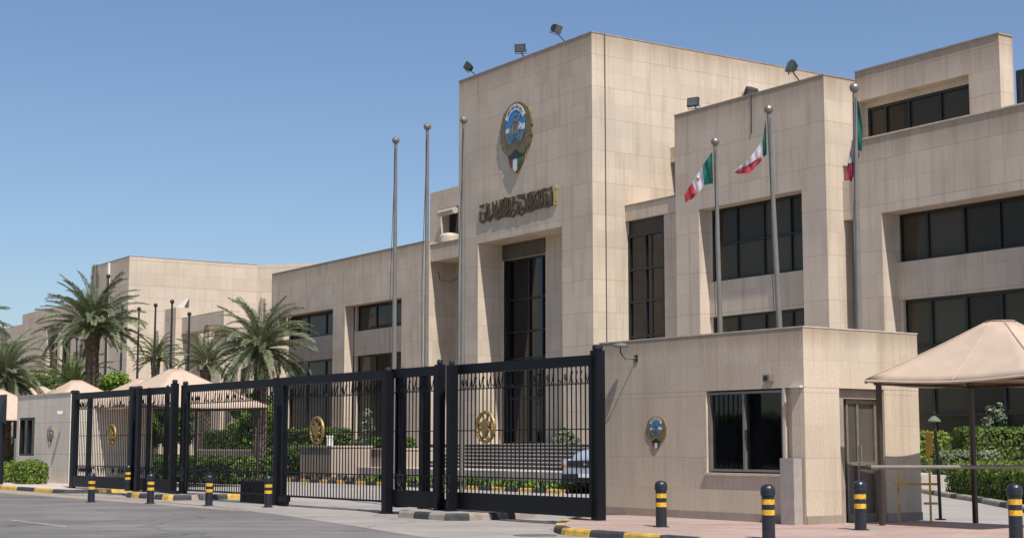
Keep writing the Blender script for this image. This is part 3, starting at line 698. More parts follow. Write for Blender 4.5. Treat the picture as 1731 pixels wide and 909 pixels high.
# ------------------------------------------------------------------ 4. left wing
T1 = 63.2
l1, lz = C1.ft(717, 408, T1); l0 = C1.ft(460, 465, T1)[0]
LW = Bld('left_wing', 'long lower stone wing left of the tower, behind the two thin flagpoles', C1, (l0+l1)/2, T1, 0)
p0, pz = C1.ft(583, 523, T1); p1, pz2 = C1.ft(679, 497, T1); pz = (pz+pz2)/2
o0 = C1.ft(470, 545, T1)[0]; o1 = C1.ft(563, 525, T1)[0]
mb = LW.mb(); block(mb, l0, l1, T1, T1+.9, 0, lz, front=[(p0, p1, 1.0, pz, .899), (o0, o1, 1.0, pz, .899)], back=False)
mb.box(l0, l1-.01, T1+1.6, T1+14, 0, lz, skip='f'); mb.box(l1-.01, l1, T1+.9, T1+1.6, 0, lz)
LW.part(mb, 'wall', M['left'])
coping(LW, l0, l1, T1, T1+.6, lz)
for (a_, b_, lab) in ((p0, p1, 0), (o0, o1, 1)):
    y1, y2 = zt1(678, 551, T1+1.2), zt1(678, 594, T1+1.2)
    mb = LW.mb(); mb.box(a_+.003, b_-.003, T1+.95, T1+1.6, y2, y1); LW.part(mb, 'spandrel', M['left'])
    g0 = a_ + .35; xs = [g0 + (b_-g0)*k/3 for k in range(4)]
    mb = LW.mb(); mb.box(a_+.003, g0, T1+1.0, T1+1.6, 1, y2-.003); mb.box(a_+.003, g0, T1+1.0, T1+1.6, y1+.003, pz-.003); LW.part(mb, 'jamb', M['left'])
    window(LW, g0, b_, T1+1.3, y1+.003, pz, 3, 1, xs=xs, fw=.16)
    window(LW, g0, b_, T1+1.3, 1.0, y2-.003, 3, 2, xs=xs, fw=.16, zs=[1, y2-3.2, y2])
# bridge and upper block between left wing and tower
T3 = T1 + .6
UB = Bld('upper_block', 'stone upper block squeezed between left wing and tower', C1, l1+3, T1+3, 0)
ub0 = C1.ft(727, 327, T1+3)[0]; ubz = C1.ft(727, 327, T1+3)[1]; ub1 = s0 + 2
uw0, uz1 = C1.ft(745, 354, T1+3); uz0 = C1.ft(745, 412, T1+3)[1]
mb = UB.mb(); block(mb, ub0, ub1, T1+3, T1+12, 0, ubz, front=[(uw0, ub1-.5, uz0, uz1, .9)]); UB.part(mb, 'wall', M['wing'])
uw = C1.ft(756, 380, T1+3.8)[0]
window(UB, uw, ub1-.6, T1+3.85, uz0, uz1, 3, 1, fw=.1, glass='darkglass')
mb = UB.mb(); br1 = zt1(735, 414, T3); br0 = zt1(735, 441, T3)
mb.box(l1+.01, ub1-.01, T3, T1+2.99, br0, br1); UB.part(mb, 'bridge_beam', M['wing'])
mb = UB.mb(); mb.box(l1, ub1, T3-.05, T1+2.9, br1+.003, br1+.09); UB.part(mb, 'coping', M['trim'])
mb = UB.mb(); mb.tube([(l1+.3, T3+.6, br0-.8), (l1+1.2, T3+.2, br0-1.6), (l1+3, T3+.2, br0-1.9), (l1+4.5, T3+.3, br0-1.5), (l1+5, T3+.5, br0-.9)], .04, 5); UB.part(mb, 'hanging_cable', M['darkpole'])
# rolled awning and pale tank on the bridge
pw = C1.world(C1.ft(757, 356, T1+2.6)[0], T1+2.6, zt1(757, 360, T1+2.6))
aw = thing('rolled_awning', 'rolled white awning over the small upper window left of the tower', 'awning', pw, C1.ang)
mb = MB(); mb.tube([(-1.3, 0, .1), (1.2, 0, .1)], .28, 12); mb.build('fabric_roll', simple('awning_cloth', (.42, .38, .33), .7, var=.2), aw)
mb = MB(); mb.quad([(-.6, -.3, .05), (1.2, -.3, .05), (1.2, .35, .35), (-.6, .35, .35)]); mb.box(-.6, 1.2, -.32, -.26, 0, .06); mb.build('front_panel', M['steel'], aw)
pw = C1.world(C1.ft(760, 402, T1+2)[0], T1+2, br1+.1)
o = MB(); o.lathe([(0.01, 0), (.75, .02), (.85, .2), (.85, .7), (.7, .9), (.2, 1.0), (.01, 1.0)], n=20)
tk = o.build('water_tank', simple('tank_plastic', (.48, .40, .32), .6, var=.2, scale=2)); tk.location = pw; tag(tk, 'squat cream water tank on the ledge below the awning', 'tank')

# ------------------------------------------------------------------ 5. far hall and far-left block
tb = C1.loc(*atY(219, 433, 165).xy); sH, tH = tb
FH = Bld('far_hall', 'tall windowless stone hall behind the date palms at left', C1, sH, tH, 0)
hzt = zt1(219, 433, tH); hs_ = C1.ft(155, 455, tH)[0]
mb = FH.mb(); tside = C1.fs(435, 447, sH)[0]; block(mb, hs_, sH, tH, tside, 0, hzt)
P1 = C1.world(sH, tside); 
pe = atY(545, 445, P1.y - 1.2); se, te = C1.loc(pe.x, pe.y)
mb.quad([(sH, tside, 0), (se+8, te+6, 0), (se+8, te+6, hzt), (sH, tside, hzt)]); mb.quad([(sH, tside, hzt), (se+8, te+6, hzt), (se, te+20, hzt), (hs_, tside+10, hzt)])
FH.part(mb, 'wall', M['far']); coping(FH, hs_, sH, tH, tside, hzt)
mb = FH.mb(); x_ = C1.ft(184, 500, tH)[0]; mb.box(x_-.15, x_+.15, tH-.2, tH, 2, hzt-.1); FH.part(mb, 'rain_pipe', M['white'])
FL = Bld('far_left_block', 'distant low stone block with tall windows at the far left', C1, *C1.loc(*atY(155, 500, 190).xy), 0)
sF, tF = C1.loc(*atY(158, 500, 190).xy); fz = zt1(115, 513, tF); f0 = C1.ft(38, 540, tF)[0]; f00 = C1.ft(-160, 600, tF)[0]
wins = [(colx([a], 590, tF)[0], colx([b], 590, tF)[0], zt1(100, 640, tF), zt1(100, 552, tF), .8) for a, b in ((78, 97), (101, 119))]
mb = FL.mb(); block(mb, f0, sF, tF, tF+25, 0, fz, front=wins); block(mb, f00, f0, tF+1, tF+25, 0, zt1(36, 545, tF))
FL.part(mb, 'wall', M['far'])
for wn_ in wins: window(FL, wn_[0], wn_[1], tF+.7, wn_[2], wn_[3], 2, 5, fw=.2)
# low portico in front of the far hall
T5 = 66.5
PT = Bld('portico', 'low stone portico with pillars between the far hall and the left wing', C1, *C1.loc(*atY(330, 560, 140).xy), 0)
sE, tE = C1.loc(*atY(292, 560, 146).xy); k0 = C1.ft(307, 560, tE)[0]; k1 = C1.ft(378, 560, tE)[0]
pz1 = zt1(307, 537, tE); pzz = zt1(292, 523, tE)
mb = PT.mb(); mb.box(C1.ft(288, 560, tE)[0], k0, tE-.6, tE+3, 0, pzz); mb.box(k0, k1, tE, tE+1.5, pz1-1.5, pz1); mb.box(k0+.01, k1+6, tE+3, tE+3.5, 0, pz1-2)
for px in (355, 385, 405, 432): 
    x_ = C1.ft(px, 600, tE)[0]; mb.box(x_, x_+1.4, tE+.4, tE+2, 0, pz1-(1.503 if px < 370 else 3.5))
mb.box(C1.ft(372, 620, tE)[0], k1, tE+1, tE+1.4, zt1(400, 628, tE), zt1(400, 612, tE)); PT.part(mb, 'wall', M['far'])
mb = PT.mb(); x_ = C1.ft(294, 520, tE)[0]; mb.quad([(x_, tE, pzz), (x_+1.6, tE+.3, pzz), (x_+.9, tE+1.2, pzz+1.1), (x_-.3, tE+1.2, pzz+1.1)]); mb.box(x_-.3, x_+.9, tE+1.2, tE+1.3, pzz, pzz+1.1); PT.part(mb, 'skylight', M['cream'])

# ------------------------------------------------------------------ floodlights on the roofs
def floodlight(label, px, py, fr, t, ztop_, yaw, tilt, arm):
    t += 1.0; s_, z_ = fr.ft(px, py, t-.4); base = fr.world(s_ + arm[0], t, ztop_+.0)
    root = thing('floodlight', label, 'floodlight', base, fr.ang, 'roof floodlights')
    h_ = z_ - ztop_
    mb = MB(); mb.tube([(0, 0, 0), (-arm[0]*.3, -.15, h_*.35), (-arm[0]*.9, -.35, h_*.75), (-arm[0], -.4, h_)], .035, 8); mb.box(-.12, .12, -.12, .12, 0, .03); mb.build('bracket', M['flood'], root)
    mt = Matrix.Translation((-arm[0], -.4, h_)) @ Matrix.Scale(.86, 4) @ Matrix.Rotation(R(yaw), 4, 'Z') @ Matrix.Rotation(R(tilt), 4, 'X')
    mb = MB()
    fr_ = [(-.36, -.20, -.27), (.36, -.20, -.27), (.36, -.20, .27), (-.36, -.20, .27)]; bk = [(-.22, .22, -.16), (.22, .22, -.16), (.22, .22, .16), (-.22, .22, .16)]
    md = [(-.36, -.02, -.27), (.36, -.02, -.27), (.36, -.02, .27), (-.36, -.02, .27)]
    tr = lambda L_: [mt @ Vector(v) for v in L_]
    fr_, md, bk = tr(fr_), tr(md), tr(bk)
    for a, b in ((fr_, md), (md, bk)):
        for k in range(4): mb.quad([a[k], a[(k+1) % 4], b[(k+1) % 4], b[k]][::-1])
    mb.quad(fr_); mb.quad(bk[::-1])
    for k in range(-3, 4):
        q_ = [mt @ Vector(v) for v in ((k*.06-.008, .1, -.2), (k*.06-.008, .3, -.14), (k*.06-.008, .3, .14), (k*.06-.008, .1, .2))]
        mb.quad(q_)
    mb.build('housing', M['flood'], root)
    mb = MB(); mb.quad(tr([(-.31, -.205, -.22), (.31, -.205, -.22), (.31, -.205, .22), (-.31, -.205, .22)])); mb.build('lens', M['lens'], root)
    mb = MB(); mb.tube([mt @ Vector(v) for v in ((-.39, .05, -.1), (-.39, .05, -.35), (.39, .05, -.35), (.39, .05, -.1))], .02, 6); mb.build('yoke', M['flood'], root)
floodlight('black floodlight at the left end of the tower roof', 792, 113, C1, TT, ztop, -50, -30, (.8, 0))
floodlight('black floodlight in the middle of the tower roof edge', 880, 82, C1, TT, ztop, 40, 10, (.05, 0))
floodlight('black floodlight near the right corner of the tower roof', 940, 49, C1, TT, ztop, 110, 25, (.7, 0))
floodlight('square floodlight standing on the left end of the projecting wing', 1173, 174, C1, TW, wz, 25, -10, (.0, 0))
floodlight('small floodlight lying low on the middle of the wing roof edge', 1268, 155, C1, TW, wz, 80, 50, (.05, 0))
floodlight('large floodlight near the right corner of the wing roof', 1338, 113, C1, TW, wz, -25, -20, (.3, 0))
sx_, _z = C1.ft(1270, 160, TW)
mb = MB(); mb.tube([(0, 0, 0), (.02, 0, -.9), (0, 0, -1.9)], .02, 5)  # thin dark line running down the wall below the floodlight
o = mb.build('dark_streak', M['darkpole']); o.location = C1.world(sx_, TW-.03, wz); tag(o, 'thin dark streak down the wing wall below the small floodlight', 'wire')

# ------------------------------------------------------------------ 6. gatehouses
TH = 23.0
GHZ = 4.06
g1 = C2.ft(1360, 700, TH)[0]; g0 = C2.ft(1014, 760, TH)[0]
g2 = C2.fs(1552, 640, g1)[0]
GH = Bld('gatehouse', 'stone gatehouse with dark sliding window beside the open barrier', C2, (g0+g1)/2, TH, .13)
wn0, wzt = C2.ft(1193, 661, TH); wn1, _ = C2.ft(1322, 657, TH); wzb = C2.ft(1193, 798, TH)[1]
dn0 = C2.fs(1421, 760, g1)[0]; dn1 = C2.fs(1497, 760, g1)[0]; dz = C2.fs(1421, 657, g1)[1]
nz = C2.ft(1340, 655, TH)[1]; nx0 = C2.ft(1326, 655, TH)[0]
mb = GH.mb()
block(mb, g0, g1, TH, g2, nz+.004, GHZ, left=True)
nx1 = g1 - .02
# lower part: front wall set back behind a slim nib at the corner
block(mb, g0, nx0, TH, g2-.01, .13, nz, front=[(wn0, wn1, wzb, wzt, .16)], top=False)
mb.box(nx0, g1-.06, TH+.10, dn0, .13, nz); 
mb.box(g1-.35, g1-.004, TH+.004, dn0, .13, nz); mb.box(nx0, g1-.004, dn1, g2, .13, nz)
mb.box(nx0, g1-1.2, dn0, dn1, .13, nz)
GH.part(mb, 'wall', M['gatehouse'])
mb = GH.mb(); mb.box(g1-1.19, g1-.12, dn0+.0, dn1, nz-.2, nz-.003); mb.box(g1-.3, g1-.02, dn0+.002, dn0+.14, .14, nz-.2, 0); GH.part(mb, 'door_lintel', M['trim'])
for zc, h_ in ((.13, .17),):
    mb = GH.mb(); mb.box(g0, nx0, TH-.02, TH-.002, zc, zc+h_); mb.box(g1, g1+.02, TH-.0, dn0, zc, zc+h_); mb.box(g1, g1+.02, dn1, g2, zc, zc+h_); GH.part(mb, 'plinth', M['plinth'])
mb = GH.mb(); mb.box(g0-.012, g1+.012, TH-.012, g2+.012, GHZ, GHZ+.025); GH.part(mb, 'coping', M['coping'])
window(GH, wn0+.03, wn1-.03, TH+.12, wzb+.03, wzt-.03, 2, 1, 'darkglass', .05, mat='alu', fd=.07, xs=[wn0+.03, (wn0*.52+wn1*.48), wn1-.03])
mb = GH.mb(); mb.box(wn0-.03, wn1+.03, TH-.05, TH+.02, wzb-.05, wzb-.001); GH.part(mb, 'sill', M['coping'])
# door
dm = dn0 + (dn1-dn0)*.30
DX = g1 + .35
mb = GH.mb(); mb.box(DX-.62, DX-.60, dm, dn1-.003, .14, nz-.21)
DR = GH.part(mb, 'door', M['door'])
mb = GH.mb(); 
for a_, b_ in ((dm, dm+.06), (dm+.32, dm+.38), (dn1-.10, dn1-.01)): mb.box(DX-.60, DX-.55, a_, b_, .14, nz-.21)
mb.box(DX-.599, DX-.552, dm, dn1-.01, 1.28, 1.36); mb.box(DX-.599, DX-.552, dm, dn1-.01, nz-.30, nz-.212); mb.box(DX-.599, DX-.552, dm, dn1-.01, .14, .30); GH.part(mb, 'door_frame', simple('door_frame_paint', (.22, .185, .145), .45, .3), DR)
mb = GH.mb(); mb.box(DX-.597, DX-.575, dm+.07, dm+.31, 1.37, nz-.31); GH.part(mb, 'door_glass', simple('dusty_glass', (.07, .06, .05), .25), DR)
mb = GH.mb(); mb.tube([(DX-.55, dm+.35, 1.35), (DX-.47, dm+.35, 1.35), (DX-.47, dm+.35, 1.7), (DX-.55, dm+.35, 1.7)], .014, 8); GH.part(mb, 'door_handle', M['chrome'], DR)
mb = GH.mb(); mb.box(g1-1.19, g1-1.0, dn0+.003, dn1-.003, .14, nz-.21); GH.part(mb, 'door_lobby', M['plinth'])
# pale nib, slab and ledge
mb = MB(); sl = C2.ft(1327, 830, TH-.15)[0]; sr_ = C2.ft(1350, 830, TH-.15)[0]; slz = C2.ft(1338, 774, TH-.15)[1]
mb.box(-.0, sr_-sl, 0, .24, 0, slz-.134); o = mb.build('service_box', M['greybox'], bevel=.01); o.location = C2.world(sl, TH-.28, .134); o.rotation_euler.z = C2.ang
tag(o, 'narrow upright grey stone service box against the gatehouse corner', 'service box')
mb = GH.mb(); x_ = C2.ft(1345, 655, TH)[0]; mb.box(x_-.1, g1-.02, TH-.1, TH-.003, nz, nz+.035); GH.part(mb, 'lamp_ledge', M['white'])
# bracket light & camera
s_, z_ = C2.ft(1076, 604, TH)
o = thing('bracket_lamp', 'small arm lamp on the gatehouse wall beside the tall gate post', 'lamp', C2.world(s_, TH, z_), C2.ang)
mb = MB(); mb.tube([(0, -.02, -.02), (-.12, -.22, -.04), (-.2, -.3, .1), (-.22, -.3, .24)], .016, 8); mb.box(-.05, .05, -.02, -.001, -.1, .06); mb.build('arm', M['flood'], o)
mb = MB(); mb.lathe([(.02, .22), (.17, .24), (.18, .27), (.12, .32), (.02, .33)], (-.2, -.3, 0), 14); mb.build('lamp_head', M['alu'], o)
s_, z_ = C2.ft(1303, 639, TH)
o = thing('wall_camera', 'little square camera above the gatehouse window', 'camera', C2.world(s_, TH, z_), C2.ang)
mb = MB(); mb.box(-.10, .09, -.14, 0, -.07, .075); mb.build('housing', M['alu'], o); mb = MB(); mb.box(-.07, .04, -.145, -.139, -.045, .045); mb.build('lens', M['darkglass'], o)
crest('crest', 'painted crest on the gatehouse wall left of the dark window', C2, 1110, 703, 759, TH, .92)

# left gatehouse
GL = C2.ft(119, 700, TH)[0]; GLL = C2.ft(29, 700, TH)[0]
G2 = Bld('gatehouse', 'smaller stone gatehouse at the left end of the gate with clipped bushes', C2, (GL+GLL)/2, TH, .13)
lw0, lwt = C2.ft(33, 706, TH); lw1, lwb = C2.ft(57, 770, TH)
mb = G2.mb(); block(mb, GLL, GL, TH, TH+3.6, .1, 3.84, front=[(lw0, lw1, lwb, lwt, .15)]); G2.part(mb, 'wall', stone('gatehouse_stone_weathered', (.68, .60, .50), 6.0, .66, .012, var=.04))
mb = G2.mb(); mb.box(GLL-.4, GLL, TH+.05, TH+1, .1, 2.0); G2.part(mb, 'side_ledge', M['greybox'])
mb = G2.mb(); mb.box(GLL-.03, GL+.03, TH-.03, TH+3.63, 3.84, 3.875); G2.part(mb, 'coping', M['coping'])
window(G2, lw0+.02, lw1-.02, TH+.12, lwb, lwt-.02, 2, 1, 'darkglass', .09)
crest('crest', 'painted crest on the smaller left gatehouse wall', C2, 86, 719, 752, TH, .95)
s_, z_ = C2.ft(110, 697, TH)
o = thing('wall_camera', 'tiny camera high on the left gatehouse wall near the gate post', 'camera', C2.world(s_, TH, z_), C2.ang)
mb = MB(); mb.tube([(0, 0, 0), (0, -.2, 0)], .02, 6); mb.build('arm', M['alu'], o); mb = MB(); mb.box(-.09, .09, -.36, -.14, -.06, .07); mb.build('housing', M['cream'], o)

# ------------------------------------------------------------------ 7. gate line
TF = 20.8
ZT, ZB = 3.60, 3.375
def sx(px, t=TF): return C2.ft(px, 760, t)[0]
def post(label, px, wpx, t=TF, top=3.66, d=.13, cap=True, wide=None):
    top -= .10; wpx *= .9
    s_ = sx(px, t); wd = wide or max(.09, wpx * C2.world(s_, t).y/ (F*.60) - d*.5); d = min(d, .22)
    z0 = .166 if any(a < px < b for a, b in ((206, 292), (660, 765))) else .012
    o = thing('gate_post', label, 'gate post', C2.world(s_, t, z0), C2.ang, 'black posts along the gate')
    mb = MB(); mb.box(-wd/2, wd/2, -d/2, d/2, 0, top-z0); mb.box(-wd/2-.04, wd/2+.04, -d/2-.04, d/2+.04, 0, .03)
    mb.build('shaft', M['black'], o, bevel=.008)
    if cap:
        mb = MB(); mb.lathe([(wd*.42, top-z0), (wd*.50, top-z0+.03), (wd*.50, top-z0+.09), (wd*.36, top-z0+.12), (.01, top-z0+.125)], n=16); mb.build('cap', M['cap'], o)
    return o
post('black end post touching the left gatehouse', 124, 12, TF, 3.70)
post('black post just right of the left end post, set back', 150, 10, TF+.9, 3.66)
post('black post at the right edge of the left gate leaf', 222, 11, TF, 3.68)
post('black guide post next to the left leaf on the small left island', 233, 9, TF-.2, 3.66)
post('thin black post in the middle of the short left panel', 250, 6, TF+.3, 3.62)
post('thin black post at the right end of the short left panel', 281, 4.5, TF+.3, 3.66)
post('thick black portal post standing at the right edge of the left island', 293, 12, TF-.1, 3.78, .34)
post('black roller post beside the thick left portal post', 311, 12, TF+.1, 3.72, .34)
post('thick black roller post in the middle of the long centre gate', 468, 9, TF-.05, 3.72, .3)
post('black back post of the pair in the middle of the centre gate', 479, 7, TF+.35, 3.6, .3, False)
post('thick black post at the right end of the long centre gate', 655, 15, TF-.35, 3.62, .3)
post('black post on the left half of the right island', 678, 13, TF-.05, 3.62, .26)
post('black post in the middle of the short right panel', 718, 11, TF-.1, 3.60, .26)
post('thick black portal post at the right end of the right island', 743, 15, TF-.3, 3.72, .34)
post('black roller post left of the right gate leaf', 763, 14, TF-.35, 3.68, .34)
post('tallest black post where the gate meets the right gatehouse', 1011, 20, TF+.0, 3.80, .30)

def scroll(mb, x, z, up, wdt, rnd):
    k = 1 if up else -1; typ = rnd.randint(0, 4); w_ = wdt
    if typ == 0: pts = [(x, z), (x-w_*.35, z+k*.10), (x-w_*.3, z+k*.2), (x-w_*.05, z+k*.26)]
    elif typ == 1: pts = [(x, z), (x+w_*.3, z+k*.08), (x+w_*.45, z+k*.18), (x+w_*.5, z+k*.27)]
    elif typ == 2: pts = [(x-w_*.4, z+k*.27), (x-w_*.2, z+k*.12), (x, z), (x+w_*.25, z+k*.12), (x+w_*.45, z+k*.26)]
    elif typ == 3: pts = [(x, z), (x+w_*.35, z+k*.1), (x+w_*.2, z+k*.22), (x, z+k*.16), (x+w_*.1, z+k*.09)]
    else: pts = [(x-w_*.5, z+k*.02), (x-w_*.2, z+k*.09), (x+w_*.2, z+k*.02), (x+w_*.5, z+k*.1)]
    mb.tube([(a, -.012, b) for a, b in pts], .011, 5)
def leaf(name, label, pa, pb, t, beam=True, zlow=.25, group='black gate leaves', emb=None, frame=True, seed=1, cat='gate', ornament=True):
    rnd = random.Random(seed); a, b = sx(pa, t), sx(pb, t); c = (a+b)/2; L_ = b-a
    o = thing(name, label, cat, C2.world(c, t, .02), C2.ang, group); z = -.02
    mb = MB(); mb.box(-L_/2, L_/2, -.07, .07, ZB+z, ZT+z); mb.build('top_beam', M['black'], o, bevel=.006)
    zb = zlow
    if beam:
        mb = MB(); mb.box(-L_/2, L_/2, -.08, .08, .20+z, .60+z); mb.build('bottom_beam', M['black'], o, bevel=.006); zb = .60
    else:
        mb = MB(); mb.box(-L_/2, L_/2, -.03, .03, zb+z, zb+.05+z); mb.build('bottom_rail', M['black'], o); zb += .05
    n = max(2, round(L_/.158)); mb = MB()
    for k in range(n):
        x = -L_/2 + (k+.5)*L_/n; j = rnd.uniform(-.006, .006)
        mb.box(x-.011, x+.011, -.011, .011, zb+z, ZB+z)
    mb.build('bar_infill', M['black'], o)
    for zr, th in ((2.98, .009), (2.02, .011), (.95 if beam else .93, .013)):
        mb = MB(); mb.box(-L_/2, L_/2, -.028, -.017, zr-th, zr+th); mb.build('rail', M['black'], o)
    if ornament:
        mb = MB(); mb.box(-L_/2, L_/2, -.016, -.010, 2.995, 3.006)
        for k in range(n):
            x = -L_/2 + (k+1)*L_/n
            if x > L_/2-.05: continue
            if rnd.random() < .85: scroll(mb, x, 3.0, True, L_/n, rnd)
            if rnd.random() < .9: scroll(mb, x, .93, False, L_/n, rnd)
        mb.build('scrollwork', M['black'], o)
    if frame:
        for q_ in (-L_/2, L_/2-.07):
            mb = MB(); mb.box(q_, q_+.07, -.05, .05, zb+z+.001, ZB+z-.001); mb.build('side_frame', M['black'], o)
    return o
leaf('gate_leaf', 'left black sliding gate leaf beside the smaller gatehouse', 128, 226, TF, seed=2)
leaf('fence_panel', 'short black fence panel above the left traffic island', 230, 292, TF+.05, seed=3, group='short black fence panels', cat='fence')
leaf('gate_leaf', 'long centre black gate leaf, left half before the big palm', 316, 466, TF, False, .27, seed=4)
leaf('gate_leaf', 'long centre black gate leaf, right half before the beige planters', 478, 650, TF-.15, False, .27, seed=5)
leaf('fence_panel', 'short black fence panel above the right traffic island', 660, 742, TF-.2, seed=6, group='short black fence panels', cat='fence')
leaf('gate_leaf', 'right black sliding gate leaf before the tower steps', 768, 1002, TF-.1, seed=7)
# motor box, rollers
a, b = sx(415, TF+.4), sx(456, TF+.4)
o = thing('gate_motor', 'black motor box at the foot of the centre gate', 'gate motor', C2.world(a, TF+.25, .01), C2.ang)
mb = MB(); mb.box(0, b-a, 0, .4, 0, .62); mb.build('cover', M['black'], o, bevel=.02); mb = MB()
for k in range(8): mb.box(.1+k*.12, .14+k*.12, -.012, .0, .1, .5)
mb.build('vent', M['cap'], o)
for px, lb in ((302, 'black roller carriage between the left portal posts'), (487, 'black roller wheels at the foot of the centre roller post'), (753, 'black roller carriage between the right portal posts')):
    s_ = sx(px, TF-.1); o = thing('gate_roller', lb, 'roller', C2.world(s_, TF-.2, .17 if px == 753 else .012), C2.ang, 'gate roller carriages')
    for k in (-.12, .12):
        mb = MB(); mb.tube([(k, -.05, .1), (k, .05, .1)], .09, 14); mb.build('wheel', M['tyre'], o)
    mb = MB(); mb.box(-.24, .24, -.07, .07, .13, .26); mb.build('carriage', M['black'], o)
for px, lb in ((748, 'ornate latch plate on the right portal posts'), (670, 'ornate latch plate on the posts right of the centre gate'), (302, 'latch bars between the left portal posts')):
    s_ = sx(px, TF-.6); o = thing('gate_latch', lb, 'latch', C2.world(s_, TF-.50, .60), C2.ang, 'gate latches')
    mb = MB(); mb.box(-.16, .16, 0, .02, .36, .40); mb.box(-.13, .13, 0, .02, .0, .03)
    for k in (-1, 1): mb.tube([(k*.11, .01, .4), (k*.13, .01, .2), (k*.06, .01, .1), (k*.11, .01, 0)], .014, 6)
    mb.tube([(0, .01, .5), (0, .01, .1)], .016, 6); mb.build('latch_bars', M['cap'], o)
# gold roundels
def roundel(label, px, py, t, dia, yaw=0):
    s_, z_ = C2.ft(px, py, t); r_ = dia/2
    o = thing('gate_roundel', label, 'emblem', C2.world(s_, t, z_-r_), C2.ang + R(yaw), 'gold roundels on the gate')
    mb = MB(); n = 32
    P_ = [(math.cos(2*math.pi*k/n)*r_*.93, 0, r_+math.sin(2*math.pi*k/n)*r_*.93) for k in range(n+1)]
    mb.tube(P_, .042, 8, cap=False); mb.build('ring', M['gold'], o)
    f = lambda x, y, d: (x*r_, d, r_+y*r_)
    mb = MB()
    body = [(0, .62), (.14, .52), (.16, .36), (.34, .42), (.60, .30), (.74, .05), (.52, .02), (.66, -.28), (.42, -.18), (.34, -.45), (.2, -.34), (.16, -.75), (0, -.86)]
    body = [(x*.72, y*.85) for x, y in body]; body = body + [(-x, y) for x, y in reversed(body[1:-1])]
    mb.prism(body[::-1], f, -.05, .03)
    for k in range(8):
        a_ = R(22+45*k); c_ = Vector((math.cos(a_), math.sin(a_))); n_ = Vector((-c_.y, c_.x))*.035; p_ = c_*.35; q_ = c_*.93
        mb.prism([(p_.x-n_.x, p_.y-n_.y), (q_.x-n_.x, q_.y-n_.y), (q_.x+n_.x, q_.y+n_.y), (p_.x+n_.x, p_.y+n_.y)][::-1], f, -.035+.001*k, .01)
    mb.build('falcon_relief', M['gold'], o)
roundel('gold roundel on the right gate leaf before the dark entrance', 821, 721, TF-.22, .73)
roundel('gold roundel on the centre gate above the beige planter', 536, 727, TF-.27, .74)
roundel('gold roundel on the left gate leaf', 189, 735, TF-.14, .74)

# ------------------------------------------------------------------ 8. flagpoles and flags
def flagpole(name, label, base, top, r, mat, group, ball=True):
    base = Vector(base); top = Vector(top)
    o = thing(name, label, 'flagpole', base, 0, group); d = top-base
    mb = MB(); mb.tube([(0, 0, 0), d*.5, d], [r*1.25, r*1.05, r*.75], 14); mb.lathe([(r*2, 0), (r*2, .05), (r*1.3, .1)], n=14); mb.build('pole', M[mat], o)
    if ball:
        mb = MB(); rr = r*1.75; mb.lathe([(rr*math.sin(R(a)) + .001, -rr*math.cos(R(a))) for a in range(0, 181, 20)], d + Vector((0, 0, rr*.9)), 14); mb.build('finial', M['steel'] if mat == 'steel' else M[mat], o)
        if mat == 'steel':
            mb = MB(); mb.tube([d*.985 + Vector((-.0, -r*1.7, 0)), d*.6 + Vector((-r*2.0, -r*1.6, 0)), Vector((-r*1.8, -r*1.5, 1.2))], .008, 4); mb.build('halyard', M['cap'], o)
    return o
TP = 23.4
def polebase(px, py): s_, _ = C2.ft(px, py, TP); return C2.world(s_, TP, .01)
for px, pt, yt, lb in ((664.5, 669, 243, 'bare steel flagpole left of the tower, leftmost of three'), (719, 722.5, 220, 'bare steel flagpole left of the tower, middle one of three'), (780.5, 784, 209, 'bare steel flagpole overlapping the left edge of the tower')):
    b_ = polebase(px, 860); flagpole('flagpole', lb, b_, atY(pt, yt, b_.y), .062, 'steel', 'tall steel flagpoles')
RP = []
for px, pt, yt, Y, lb in ((1217.5, 1209, 246, 44.7, 'steel flagpole flying the green white and red flag with an emblem'), (1318, 1299.5, 192, 40.4, 'steel flagpole carrying the folded flag with red lower edge'), (1452, 1444.5, 156, 38, 'steel flagpole at right with the limp hanging flag')):
    tp = atY(pt, yt, Y); bp_ = atY(px, 560, Y); k = tp.z/(tp.z-bp_.z)
    base = tp + (bp_-tp)*k; base.z = 0
    flagpole('flagpole', lb, base, tp, .072, 'steel', 'tall steel flagpoles'); RP.append((base, tp))
def cloth_patch(mb, P4, mi, nu=14, nv=10, amp=.10, ph=0.0, Y=40, zoom=None):
    """P4: top edge list, bottom edge list (photo sight lines) -> waving cloth with depth"""
    top, bot = P4
    def smp(L_, u):
        x = u*(len(L_)-1); i = min(int(x), len(L_)-2); k = x-i
        return L_[i][0]*(1-k)+L_[i+1][0]*k, L_[i][1]*(1-k)+L_[i+1][1]*k
    g = []
    for i in range(nu+1):
        u = i/nu; a = smp(top, u); b = smp(bot, u); row = []
        for j in range(nv+1):
            v = j/nv; x = a[0]*(1-v)+b[0]*v; y = a[1]*(1-v)+b[1]*v
            dep = Y + .02 + amp*math.sin((x*.23 + y*.06) + ph + v*1.5) + amp*.5*math.sin(x*.5 - y*.11 + ph*2)
            row.append(atY(x, y, dep))
        g.append(row)
    for i in range(nu):
        for j in range(nv): mb.quad([g[i][j], g[i+1][j], g[i+1][j+1], g[i][j+1]], mi, True)
def flag(label, name, patches, Y, mats, amp=.06):
    mb0 = MB(); o = thing('flag', label, 'flag', atY(*patches[0][1][0], Y), 0, 'flags on the right poles')
    for nm, top, bot, mi in patches:
        mb = MB(o.location); cloth_patch(mb, (top, bot), 0, amp=amp, ph=1.0, Y=Y); mb.build(nm, M[mats[mi]], o, merge=True)
    return o
z1f = lambda L_: [(1140 + x/3.95, 130 + y/3.95) for x, y in L_]
